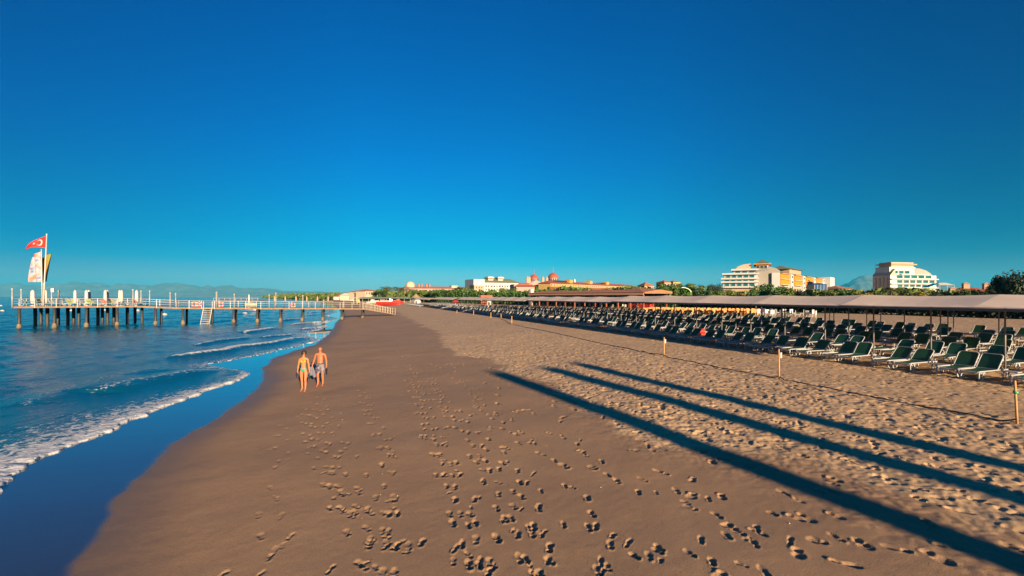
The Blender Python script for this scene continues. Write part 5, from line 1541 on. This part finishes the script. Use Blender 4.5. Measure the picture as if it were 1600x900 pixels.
# buoys
M_BUOY = mat('buoy_white', (.45, .44, .42), .5)
for i, (px, py, lb) in enumerate([(1.5, 477.5, 'small white buoy cut by the left edge of the photograph'), (3.5, 485.5, 'white buoy floating near the left edge'), (111.5, 485, 'white buoy seen under the pier left of the middle'), (163.5, 484.5, 'small buoy under the second parasol pair'), (215, 484.6, 'white buoy seen under the right end of the platform'), (257, 491, 'buoy just left of the walkway life rings'), (382.5, 489.5, 'little buoy right of the ladder'), (398.5, 484, 'buoy near the far raft pier')]):
    x, y = px2g(px, py, .1)
    r = empty('buoy', (x, y, 0), 0, lb, 'buoy', 'white buoys in a line')
    MB().lathe([(.02, -.2), (.28, -.12), (.42, .08), (.30, .26), (.02, .32)], (0, 0, 0), 10, 1.5).build('float', M_BUOY, r)
    MB().lathe([(.05, .3), (.05, .42), (.01, .43)], (0, 0, 0), 6).build('ring', M_BUOY, r)

# ---------------------------------------------------------------- second pier far beyond
a0 = px2g(333, 476, 0)
r = empty('far_pier', (at(333, 463, 175).x, 175, 0), .05, 'second wooden pier farther along the shore, behind the walkway', 'pier')
Lf = 17.5
MB().box((Lf / 2, 3, 2.2), (Lf, 6, .5)).build('platform_deck', M_DECK, r)
MB().box((Lf + 14, 3, 2.0), (28, 3, .4)).build('walkway_deck', M_DECK, r)
for k in range(7): MB().tube([(1 + k * 2.6, .5, -1), (1 + k * 2.6, .5, 1.95)], .2, 8).build('pile', M_PILE, r)
for k in range(7): MB().tube([(19 + k * 3.6, 2, -1), (19 + k * 3.6, 2, 1.8)], .18, 8).build('pile', M_PILE, r)
for k in range(9): MB().box((.1 + k * 2.1, .05, 2.9), (.09, .09, 1.0)).build('rail_post', M_CREAM, r)
MB().box((Lf / 2, .05, 3.4), (Lf, .08, .08)).build('handrail', M_CREAM, r)
MB().tube([(1.2, .5, 2.4), (1.2, .5, 6.2)], .08, 6).build('pole', M_STEEL, r)
for k in range(6): MB().lathe([(.25, 0), (.3, 1.2), (.1, 2.0), (.01, 2.05)], (22 + k * 4.2, 3, 2.2), 8).build('furled_parasol', M_PEACH, r)
r = empty('raft', (at(392, 463, 160).x, 160, 0), 0, 'round tan float beside the far pier', 'raft')
MB().lathe([(.5, .1), (2.0, .3), (2.3, .9), (1.9, 1.5), (.6, 1.7), (.01, 1.7)], (0, 0, .2), 14, 1, .6).build('float_ring', M_CREAM, r)
MB().lathe([(.4, 0), (.4, .4), (.01, .45)], (0, 0, 1.85), 8).build('cap', M_DECK, r)

# ---------------------------------------------------------------- things on the far beach
def far(px, py, Y=None):
    x, y, z = px2sand(px, py) if Y is None else ((px - 800) / F * Y, Y, gh((px - 800) / F * Y, Y))
    return x, y, z
def jetski(px, py, rz, label, c1, c2, sc_=1.0):
    x, y, z = far(px, py); r = empty('beached_boat', (x, y, z), rz, label, 'boat', 'small boats pulled up on the far beach'); r.scale = (sc_,) * 3
    vs = []; fs = []; st = [(-3.4, .55, .7), (-2.5, .95, .55), (-.5, 1.15, .5), (1.6, .95, .55), (2.9, .45, .8), (3.7, .03, 1.05)]
    for x_, w_, zk in st:
        vs += [(x_, -w_, 1.15), (x_, -w_ * .8, .7), (x_, 0, zk * .35), (x_, w_ * .8, .7), (x_, w_, 1.15)]
    for i in range(5):
        for k in range(4): a = i * 5 + k; fs.append((a, a + 1, a + 6, a + 5))
        fs.append((i * 5 + 4, i * 5, i * 5 + 5, i * 5 + 9))
    fs.append((0, 4, 3, 2, 1))
    MB().add(vs, fs).build('hull', c1, r)
    MB().box((-.6, 0, 1.35), (3.2, 1.6, .4), 0, .12).build('deck_top', c2, r)
    MB().add([(.6, -.7, 1.5), (.6, .7, 1.5), (1.5, .5, 1.5), (1.5, -.5, 1.5), (.7, -.6, 2.1), (.7, .6, 2.1)], [(0, 3, 4), (1, 5, 2), (3, 2, 5, 4), (0, 4, 5, 1)]).build('windscreen', M_GLASSD, r)
    MB().box((-1.4, 0, 1.75), (1.0, 1.2, .4), 0, .08).build('seat', c1, r)
jetski(588, 476, .3, 'white boat with grey deck, leftmost on the far beach', M_WHITE, M_WHITE, 1.1)
jetski(606, 477.5, .15, 'white and red striped boat in front on the far beach', M_RED, M_WHITE, 1.2)
jetski(616, 475.5, 3.4, 'red boat behind the striped boat', M_RED, M_RED, 1.1)
jetski(544, 471.0, .1, 'white boat beside the top of the pier ramp', M_WHITE, M_WHITE, 1.0)
for px, lb in ((562, 'yellow pedal boat, left one under the long green canopy'), (570, 'yellow pedal boat, right one under the long green canopy')):
    x, y, z = far(px, 472.5); r = empty('pedal_boat', (x, y, z), .4, lb, 'pedal boat', 'yellow pedal boats')
    for sy in (-.7, .7): MB().box((0, sy, .35), (3.4, .6, .6), 0, .25).build('float', mat('yellow_plastic', (.7, .45, .02), .5), r)
    MB().box((0, 0, .8), (1.6, 1.8, .5), 0, .1).box((-.7, 0, 1.25), (.2, 1.7, .7)).build('bench', mat('yellow_plastic', (.7, .45, .02), .5), r)
# long low canopy with teal roof
r = empty('beach_canopy', (at(556, 463, 215).x, 215, gh(-75, 215)), -.05, 'long low teal roofed beach canopy in front of the left palms', 'canopy')
MB().hip(0, 27, 0, 5, 2.5, .7, .5, .3).build('canopy_roof', mat('teal_roof', (.16, .24, .22), .7), r)
for k in range(10): MB().tube([(.3 + k * 2.9, .3, 0), (.3 + k * 2.9, .3, 2.5)], .08, 6).build('post', M_CREAM, r)
MB().box((13.5, 4.8, 1.2), (27, .15, 2.4)).build('back_screen', M_AWNB, r)  # dark sheet standing in for the shade under the canopy
def kiosk(px, py, w_, h_, m_, label, roofm=None, name='beach_kiosk'):
    x, y, z = far(px, py); r = empty(name, (x, y, z), rl.uniform(-.2, .2), label, 'kiosk')
    MB().box((0, 0, h_ * .36), (w_, w_ * .8, h_ * .72), 0, .08).build('booth', m_, r)
    MB().hip(-w_ / 2, w_ / 2, -w_ * .4, w_ * .4, h_ * .72 + .003, h_ * .26, .45, .25).build('roof', roofm or m_, r)
    MB().box((0, -w_ * .41, h_ * .42), (w_ * .6, .08, h_ * .28)).build('hatch', M_AWNB, r)
M_GRN = mat('green_paint', (.02, .22, .06), .55)
kiosk(630, 472.5, 3.2, 2.7, M_GRN, 'dark green beach kiosk right of the red boats')
kiosk(668.5, 472, 3.2, 2.1, mat('bright_green', (.03, .32, .06), .5), 'bright green low kiosk right of the thatched sunshade')
kiosk(636.5, 472.5, 1.1, 2.2, M_WHITE, 'narrow pale booth beside the green kiosk')
kiosk(764.5, 482, .95, 2.9, M_WHITE, 'white notice box on legs right of the red lifeguard tower', name='notice_board')
x, y, z = far(652, 474.5); r = empty('round_tent', (x, y, z), 0, 'small white dome tent under the thatched sunshade', 'tent')
MB().lathe([(1.7, 0), (1.7, .8), (1.4, 1.5), (.8, 1.9), (.01, 2.1)], (0, 0, 0), 14).build('dome', M_WHITE, r); MB().box((0, -1.6, .6), (.7, .3, 1.1), 0, .1).build('door_flap', M_AWNB, r)
x, y, z = far(650, 473.2); r = empty('thatched_sunshade', (x, y, z), 0, 'pointed thatched sunshade behind the white dome tent', 'sunshade')
MB().tube([(0, 0, 0), (0, 0, 3.2)], .1, 8).build('post', M_BARK, r); MB().lathe([(2.7, 2.4), (2.5, 2.5), (1.2, 3.5), (.25, 4.3), (.01, 4.5)], (0, 0, 0), 14).build('thatch', mat('thatch', (.28, .2, .12), .95, var=.3, scale=3, bump=.5), r)
x, y, z = far(711.5, 481); r = empty('red_umbrella', (x, y, z), 0, 'small red umbrella among the far white loungers', 'umbrella')
MB().tube([(0, 0, 0), (0, 0, 2.0)], .05, 6).build('pole', M_WHITE, r); MB().lathe([(1.2, 1.6), (1.15, 1.65), (.7, 1.95), (.05, 2.15), (.01, 2.2)], (0, 0, 0), 8).build('canopy', M_RED, r)
# lifeguard tower
Yt = 118.0; x = (758 - 800) / F * Yt; z = gh(x, Yt); r = empty('lifeguard_tower', (x, Yt, z), .1, 'red brown wooden lifeguard tower with orange red roof between the awnings', 'lifeguard tower')
zt = H + (HOR - 461) / F * Yt - z
for sx in (-1, 1):
    for sy in (-1, 1): MB().tube([(sx * 1.25, sy * .9, 0), (sx * .95, sy * .7, zt - 1.9), (sx * .95, sy * .7, zt - .5)], .11, 6).build('leg', M_BROWNP, r)
MB().box((0, 0, zt - 2.0), (2.4, 1.8, .15)).build('platform', M_BROWNP, r)
for sz in (.45, .9): MB().box((0, -.75, zt - 2.0 + sz), (2.1, .07, .1)).build('rail', M_BROWNP, r)
for k in range(5): MB().box((-.2, -1.0 - .09 * k, .4 + .35 * k - .0), (.7, .09, .07)).build('ladder_rung', M_BROWNP, r)
for s_ in (-1, 1):
    MB().tube([(s_ * 1.15, -.8, .2), (-s_ * .95, -.72, zt - 2.1)], .06, 5).build('cross_brace', M_BROWNP, r)
MB().box((.3, 0, zt - .3), (3.0, 2.2, .5), 0, .1).build('roof', mat('red_orange_roof', (.65, .08, .03), .6), r)
# wooden frame and red tower by the shore
x, y, z = far(555.5, 475.5); r = empty('wooden_gate', (x, y, z), 0, 'tall cream wooden frame standing behind the pier ramp', 'gate')
for sx in (-.75, .75): MB().box((sx, 0, 1.5), (.2, .2, 3.0)).build('post', M_CREAM, r)
MB().box((0, 0, 2.9), (1.8, .22, .2)).box((0, 0, 1.6), (1.3, .12, .12)).build('crossbeam', M_CREAM, r)
x, y, z = far(548, 467.4); r = empty('inflatable_slide', (x, y, z), 0, 'faded red inflatable tower on the far shore left of the cream frame', 'inflatable')
M_PR = mat('faded_red', (.55, .12, .11), .6)
for sx in (-3.6, 3.6): MB().lathe([(1.3, 0), (1.4, 3), (1.2, 6.2), (.5, 7.0), (.01, 7.2)], (sx, 0, 0), 10).build('column', M_PR, r)
MB().box((0, 0, 3.6), (6, 1.6, 2.0), 0, .4).build('bridge', M_PR, r); MB().box((0, 0, 1.0), (8.5, 3, 1.6), 0, .5).build('base', M_PR, r)
# far-shore huts and canopies
for i, (px, Y, w_, h_, m_, rm_, lb) in enumerate([(497, 620, 9, 5, M_CREAM, M_TILE, 'tiny cream hut, leftmost on the far shore'), (506, 560, 12, 4, M_PEACH, M_TILEO, 'small peach hut second from the left on the far shore'), (515, 520, 14, 4, M_WHITE, M_TILE, 'white hut with red roof on the far shore'), (524, 470, 13, 4.5, M_CREAM, M_WHITE, 'pale roofed hut on the far shore above the last pile'), (533, 420, 12, 5, M_WHITE, M_TILE, 'red roofed beach hut beside the faded inflatable'), (541, 380, 9, 6, M_CREAM, M_WHITE, 'white roofed hut left of the cream frame')]):
    x = (px - 800) / F * Y; z = gh(x, Y); r = empty('shore_hut', (x, Y, z), rl.uniform(-.3, .3), lb, 'hut', 'huts on the far shore')
    MB().box((0, 0, h_ * .33), (w_, 6, h_ * .66)).build('wall', m_, r); MB().hip(-w_ / 2, w_ / 2, -3, 3, h_ * .66 + .01, h_ * .36, .5, .8).build('roof', rm_, r)
# tables and chairs on the lawn behind the awnings
M_OR2 = mat('orange_wood', (.55, .24, .06), .6)
q0 = 0
for i in range(30):
    u = i / 29; px = 1012 + 165 * u; Y = 84 - 12 * u + (i % 3) * 3
    x = (px - 800) / F * Y; z = gh(x, Y)
    r = empty('picnic_table', (x, Y, z), rl.uniform(-.4, .4), 'orange wooden table, ' + ordw(i + 1) + ' from the left on the lawn behind the awnings', 'table', 'orange wooden tables on the lawn')
    MB().box((0, 0, .74), (1.5, .8, .06)).build('table_top', M_OR2, r)
    for sx in (-.6, .6): MB().box((sx, 0, .36), (.08, .6, .70)).build('leg', M_OR2, r)
    for sy in (-.75, .75):
        for sx in (-.4, .4): MB().box((sx, sy, .45), (.42, .42, .05)).box((sx, sy * 1.27, .72), (.42, .04, .5)).box((sx, sy, .22), (.3, .3, .42)).build('chair', M_OR2, r)
for i in range(16):
    px = [1186, 1192, 1199, 1203, 1210, 1214, 1222, 1226, 1234, 1238, 1246, 1253, 1262, 1268, 1272, 1206][i]; Y = 72 - i * .5 + (i % 2) * 4
    x = (px - 800) / F * Y; z = gh(x, Y)
    r = empty('white_chair', (x, Y, z), rl.uniform(0, 6), 'white plastic chair, ' + ordw(sorted([1186, 1192, 1199, 1203, 1210, 1214, 1222, 1226, 1234, 1238, 1246, 1253, 1262, 1268, 1272, 1206]).index(px) + 1) + ' from the left on the lawn before the hedge', 'chair', 'white chairs on the lawn')
    MB().box((0, 0, .44), (.5, .5, .05), 0, .01).build('seat', M_WPL, r); MB().box((0, .24, .74), (.5, .05, .58), 0, .02).build('backrest', M_WPL, r)
    for sx in (-.2, .2):
        for sy in (-.2, .2): MB().tube([(sx, sy, .42), (sx * 1.15, sy * 1.15, 0)], .025, 5).build('leg', M_WPL, r)
# ---------------------------------------------------------------- the two walkers
def skinmat(name, c):
    m = mat(name, c, .55, spec=.35, var=.10, scale=9)
    b = m.node_tree.nodes['Principled BSDF']; b.inputs['Subsurface Weight'].default_value = .08; b.inputs['Subsurface Radius'].default_value = (.02, .008, .004)
    return m
def skinned(V, E, R, sub=2, rootv=0):
    me = bpy.data.meshes.new('tmp'); me.from_pydata([tuple(v) for v in V], E, [])
    o = bpy.data.objects.new('tmp', me); COL.objects.link(o)
    sk = o.modifiers.new('s', 'SKIN'); sk.use_smooth_shade = True; sk.branch_smoothing = .4
    sl_ = me.skin_vertices[0].data if me.skin_vertices else None
    if sl_ is None:
        bm = bmesh.new(); bm.from_mesh(me); bm.verts.layers.skin.verify(); bm.to_mesh(me); bm.free(); sl_ = me.skin_vertices[0].data
    for i, r in enumerate(R):
        sl_[i].radius = r if isinstance(r, tuple) else (r, r); sl_[i].use_root = (i == rootv)
    ss = o.modifiers.new('u', 'SUBSURF'); ss.levels = sub; ss.render_levels = sub
    dg = bpy.context.evaluated_depsgraph_get(); dg.update()
    out = bpy.data.meshes.new_from_object(o.evaluated_get(dg))
    bpy.data.objects.remove(o)
    return out
def person(name, loc, rz, hgt, female, label, skin, armL, armR, legF, head_turn):
    k = hgt / 1.75; sw = .165 if female else .195; hw = .095 if female else .09
    V = []; E = []; R = []
    def v(p, r, par=None):
        V.append(Vector(p) * k); R.append(tuple(a * k for a in (r if isinstance(r, tuple) else (r, r))))
        i = len(V) - 1
        if par is not None: E.append((par, i))
        return i
    cw = .13 if female else .165
    pel = v((0, 0, .95), (.15 if female else .145, .105))
    bel = v((0, -.01, 1.08), (.112 if female else .145, .095 if female else .13), pel)
    rib = v((0, -.01, 1.22), (.125 if female else .155, .10), bel)
    che = v((0, -.005, 1.34), (cw, .105), rib)
    upc = v((0, .005, 1.42), (cw * .8, .085), che)
    nk = v((0, .005, 1.50), .055, upc)
    n2 = v((0, -.005, 1.55), .052, nk)
    hx = .02 * head_turn
    h1 = v((hx, -.015, 1.60), (.066, .080), n2)
    h2 = v((hx, -.005, 1.665), (.078, .096), h1)
    h3 = v((hx, .005, 1.725), (.060, .072), h2)
    ends = {}
    for sd, arm in ((-1, armR), (1, armL)):
        sh = v((sd * sw, .005, 1.415), .058, upc)
        (ex, ey, ez), (wx, wy, wz_) = arm
        m1 = v(((sd * sw + sd * ex) / 2, ey / 2, (1.415 + ez) / 2), .046, sh)
        el = v((sd * ex, ey, ez), .040, m1)
        m2 = v((sd * (ex * .6 + wx * .4), ey * .6 + wy * .4, ez * .6 + wz_ * .4), .040, el)
        wr_ = v((sd * wx, wy, wz_), (.027, .024), m2)
        pl = v((sd * wx, wy - .02, wz_ - .07), (.020, .038), wr_)
        ends[sd] = (V[wr_].copy(), V[pl].copy())
    for sd in (-1, 1):
        fwd = legF * sd
        hp = v((sd * hw, 0, .90), (.088 if female else .085, .092), pel)
        th = v((sd * (hw + .002), -.045 * fwd, .70), (.078, .082), hp)
        kn = v((sd * hw * .92, -.12 * fwd - .02, .49), (.052, .056), th)
        cf = v((sd * hw * .90, -.11 * fwd + .012, .34), (.050, .056), kn)
        an = v((sd * hw * .85, -.17 * fwd + .01 + (.0), .085), (.032, .036), cf)
        hl = v((sd * hw * .85, -.17 * fwd + .035, .035), (.030, .030), an)
        bl_ = v((sd * hw * .98, -.17 * fwd - .10, .028), (.040, .026), an)
        v((sd * hw * 1.02, -.17 * fwd - .165, .018), (.034, .016), bl_)
    body = skinned(V, E, R, 2, 0)
    bm = bmesh.new(); bm.from_mesh(body)
    def blob(mb):
        t = mb.mesh('t', []); bm.from_mesh(t)
    def addmesh(me_): bm.from_mesh(me_)
    # fingers: four unequal, curled, and a thumb leaving the side of the palm
    for sd in (-1, 1):
        w0, p0 = ends[sd]; d = (p0 - w0).normalized()
        for q in range(4):
            off = Vector((0, (-.026 + .0175 * q) * k, 0)); Lq = (.062, .072, .068, .052)[q] * k
            a = p0 + off * .8 - d * .01 * k; b_ = a + d * Lq * .5 + Vector((-sd * .006, 0, 0)) * k; c = b_ + (d * .7 + Vector((-sd * .75, 0, 0))).normalized() * Lq * .4; e = c + (d * .2 + Vector((-sd * 1, 0, 0))).normalized() * Lq * .25
            addmesh(skinned([a, b_, c, e], [(0, 1), (1, 2), (2, 3)], [.0095 * k, .009 * k, .0085 * k, .007 * k], 1))
        a = w0 + d * .025 * k + Vector((0, -.022 * k, 0)); b_ = a + (d + Vector((-sd * .3, -.9, 0))).normalized() * .032 * k; c = b_ + (d * 1.2 + Vector((-sd * .5, -.2, 0))).normalized() * .03 * k
        addmesh(skinned([a, b_, c], [(0, 1), (1, 2)], [.012 * k, .011 * k, .009 * k], 1))
    # face: nose, brow, lips, chin, ears
    Hc = Vector((hx, -.02, 1.66)) * k
    ht = Matrix.Rotation(head_turn * .6, 4, 'Z')
    def hp_(x, y, z): return Hc + (ht @ Vector((x, y, z))) * k
    MBx = MB().tube([hp_(0, -.088, .012), hp_(0, -.106, -.022), hp_(0, -.092, -.032)], [.008 * k, .014 * k, .008 * k], 6)
    MBx.tube([hp_(-.04, -.080, .022), hp_(0, -.090, .020), hp_(.04, -.080, .022)], .007 * k, 5)
    MBx.tube([hp_(-.02, -.082, -.060), hp_(0, -.088, -.060), hp_(.02, -.082, -.060)], .006 * k, 5)
    MBx.lathe([(.001, -.02 * k), (.018 * k, 0), (.001, .02 * k)], hp_(0, -.070, -.085), 7)
    for sd in (-1, 1): MBx.lathe([(.002, -.03 * k), (.017 * k, -.015 * k), (.020 * k, .012 * k), (.002, .032 * k)], hp_(sd * .080, .01, -.01), 6, .45)
    if female:
        for sd in (-1, 1): MBx.lathe([(.02 * k, -.06 * k), (.060 * k, -.03 * k), (.066 * k, .0), (.045 * k, .045 * k), (.01, .065 * k)], Vector((sd * .068, -.082, 1.325)) * k, 12, 1, .8)
    blob(MBx)
    n_skin = len(bm.faces)
    EY = MB()
    for sd in (-1, 1): EY.lathe([(.001, -.009 * k), (.008 * k, 0), (.001, .009 * k)], hp_(sd * .030, -.083, .004), 6)
    blob(EY)
    bm.faces.ensure_lookup_table()
    for f in bm.faces: f.smooth = True; f.material_index = 0
    for f in bm.faces[n_skin:]: f.material_index = 1
    me = bpy.data.meshes.new('person'); bm.to_mesh(me); bm.free()
    me.materials.append(skin); me.materials.append(mat('eye_dark', (.03, .02, .02), .3))
    o = bpy.data.objects.new('person', me); COL.objects.link(o); o.location = loc; o.rotation_euler = (0, 0, rz)
    tag(o, label, 'person')
    return o, body, k, ends, Hc, hp_
def shell(body, k, test, off, name, m_, parent, flare=None):
    """a garment cut from the body's own surface and pushed outwards"""
    bm = bmesh.new(); bm.from_mesh(body); bm.normal_update()
    kill = [f for f in bm.faces if not test(f.calc_center_median() / k)]
    bmesh.ops.delete(bm, geom=kill, context='FACES')
    nr = {v_.index: v_.normal.copy() for v_ in bm.verts}
    for v_ in bm.verts:
        v_.co += v_.normal * off
        if flare: v_.co = flare(v_.co)
    me = bpy.data.meshes.new(name); bm.to_mesh(me); bm.free(); me.materials.append(m_)
    for p in me.polygons: p.use_smooth = True
    o = bpy.data.objects.new(name, me); COL.objects.link(o); o.parent = parent
    s_ = o.modifiers.new('t', 'SOLIDIFY'); s_.thickness = .006
    return o
# woman
M_SKW = skinmat('skin_woman', (.38, .155, .072)); M_SKM = skinmat('skin_man', (.42, .125, .058))
x, y = px2g(474.5, 611.5, .12); z = sandz(x, y)
wo, wb, k, we, Hc, hp_ = person('person', (x, y, z + .004), .12, 1.66, True, 'woman in yellow bikini top and turquoise briefs walking towards the camera', M_SKW,
    ((.215, .0, 1.15), (.255, -.05, .90)), ((.22, .02, 1.15), (.25, -.01, .90)), .35, .9)
M_YB = mat('yellow_bikini', (.50, .28, .015), .6); M_TQ = mat('turquoise_bikini', (.015, .28, .23), .6)
cups = MB()
for sd in (-1, 1): cups.lathe([(.030 * k, -.05 * k), (.058 * k, -.03 * k), (.066 * k, -.005 * k), (.04 * k, .04 * k), (.005, .058 * k)], Vector((sd * .068, -.090, 1.325)) * k, 12, 1, .85)
for sd in (-1, 1): cups.tube([Vector((sd * .07, -.125, 1.37)) * k, Vector((sd * .06, -.095, 1.45)) * k, Vector((sd * .045, .0, 1.51)) * k], .007 * k, 5)
cups.build('bikini_top', M_YB, wo)
shell(wb, k, lambda c: 1.265 < c.z < 1.285 and abs(c.x) < .17, .006, 'bikini_band', M_YB, wo)
shell(wb, k, lambda c: c.z < 1.0 and c.z > .985 - .0 - max(0, .125 - abs(c.x)) * 1.15 and c.z > .80 and abs(c.x) < .19, .008, 'bikini_bottom', M_TQ, wo)
hair = MB(); hair.lathe([(.02, -.10), (.075, -.085), (.098, -.03), (.104, .02), (.092, .068), (.055, .10), (.01, .112)], Hc + Vector((-.012, .030, .015)) * k, 14, 1, 1.0)
hair.lathe([(.01, -.05), (.05, -.03), (.055, .01), (.01, .05)], Hc + Vector((-.03, .125, .0)) * k, 10)
hair.v = [tuple(Vector(v_) + Vector((vnoise(np.array([v_[0] * 60]), np.array([v_[2] * 60]), 3)[0], 0, vnoise(np.array([v_[0] * 60]), np.array([v_[2] * 60]), 4)[0])) * .018) for v_ in hair.v]
hair.build('hair', mat('dark_hair', (.018, .012, .010), .6, var=.3, scale=40), wo)
# man
x2_, y2_ = px2g(500.5, 604.5, .13); z = sandz(x2_, y2_)
mo, mbod, k, me_, Hc, hp_ = person('person', (x2_, y2_, z + .004), .05, 1.71, False, 'bald man in patterned swim shorts walking towards the camera', M_SKM,
    ((.255, .03, 1.14), (.285, -.03, .90)), ((.275, .03, 1.15), (.330, -.05, .93)), -.5, -.15)
M_SHORT = bpy.data.materials.new('patterned_shorts'); M_SHORT.use_nodes = True
mm = M_SHORT.node_tree; bb_ = mm.nodes['Principled BSDF']; bb_.inputs['Roughness'].default_value = .8
tc_ = mm.nodes.new('ShaderNodeTexCoord'); vv = mm.nodes.new('ShaderNodeTexVoronoi'); vv.inputs['Scale'].default_value = 9; rr2 = mm.nodes.new('ShaderNodeValToRGB'); rr2.color_ramp.interpolation = 'CONSTANT'
mm.links.new(tc_.outputs['Object'], vv.inputs['Vector']); mm.links.new(vv.outputs['Distance'], rr2.inputs[0]); mm.links.new(rr2.outputs[0], bb_.inputs['Base Color'])
set_ramp(rr2.color_ramp, [(0, (.03, .03, .08, 1)), (.75, (.20, .07, .07, 1)), (.42, (.17, .165, .19, 1))])
def fl(co):
    if co.z < .86 * k:
        f_ = (.86 * k - co.z) / (.3 * k); cxm = .09 * k * (1 if co.x > 0 else -1)
        co.x += (co.x - cxm) * .35 * f_; co.y += co.y * .25 * f_
    return co
shell(mbod, k, lambda c: .60 < c.z < 1.0 and abs(c.x) < .21, .022, 'swim_shorts', M_SHORT, mo, fl)
shell(mbod, k, lambda c: .985 < c.z < 1.02 and abs(c.x) < .21, .024, 'waistband', mat('dark_waistband', (.03, .03, .06), .8), mo)
# towel held in his right hand, sandals in the other hands
def inhand(o, p): return o.matrix_basis @ p
for ob, en in ((wo, we), (mo, me_)): ob.matrix_basis = Matrix.Translation(ob.location) @ Matrix.Rotation(ob.rotation_euler.z, 4, 'Z')
hpnt = mo.matrix_basis @ me_[-1][1]
tw = MB(); vs = []; fs = []; nu, nv = 14, 9
for lay in (-1, 1):
    for j in range(nv + 1):
        v_ = j / nv
        for i in range(nu + 1):
            u = i / nu - .5; wd = .10 + .26 * v_ ** .7
            vs.append((u * wd, .03 * math.sin(u * 16) * (.4 + v_) + lay * .006, .03 - .42 * v_ * (1 - .12 * math.cos(u * 9))))
N = (nu + 1) * (nv + 1)
for j in range(nv):
    for i in range(nu):
        a = j * (nu + 1) + i; fs.append((a, a + 1, a + nu + 2, a + nu + 1)); fs.append((N + a, N + a + nu + 1, N + a + nu + 2, N + a + 1))
tw.add(vs, fs, True)
o = tw.build('towel', mat('grey_towel', (.13, .13, .17), .9, var=.2, scale=20), None, hpnt + Vector((-.02, -.02, -.02)), .15); tag(o, 'grey towel hanging from the bald man\'s hand', 'towel')
def sandals(p, rz, label):
    r = empty('sandals', p, rz, label, 'sandals')
    for sx in (-.02, .02):
        outline = [(.03, .02), (.045, -.06), (.035, -.14), (.045, -.22), (.02, -.27), (-.02, -.27), (-.045, -.22), (-.035, -.14), (-.045, -.06), (-.03, .02)]
        s_ = MB().poly(outline, .016).xf(Matrix.Translation((0, sx, 0)) @ Matrix.Rotation(math.pi / 2, 4, 'Z')).build('sole', mat('black_rubber', (.02, .02, .03), .7), r)
        MB().tube([(sx * 1.6, -.035, -.1), (sx * 2.6, 0, -.06), (sx * 1.6, .035, -.1)], .006, 5).build('strap', mat('black_rubber', (.02, .02, .03), .7), r)
sandals(wo.matrix_basis @ we[1][1] + Vector((0, 0, -.05)), .3, 'black sandals in the woman\'s hand')
sandals(mo.matrix_basis @ me_[1][1] + Vector((0, 0, -.05)), -.2, 'black sandals in the bald man\'s left hand')
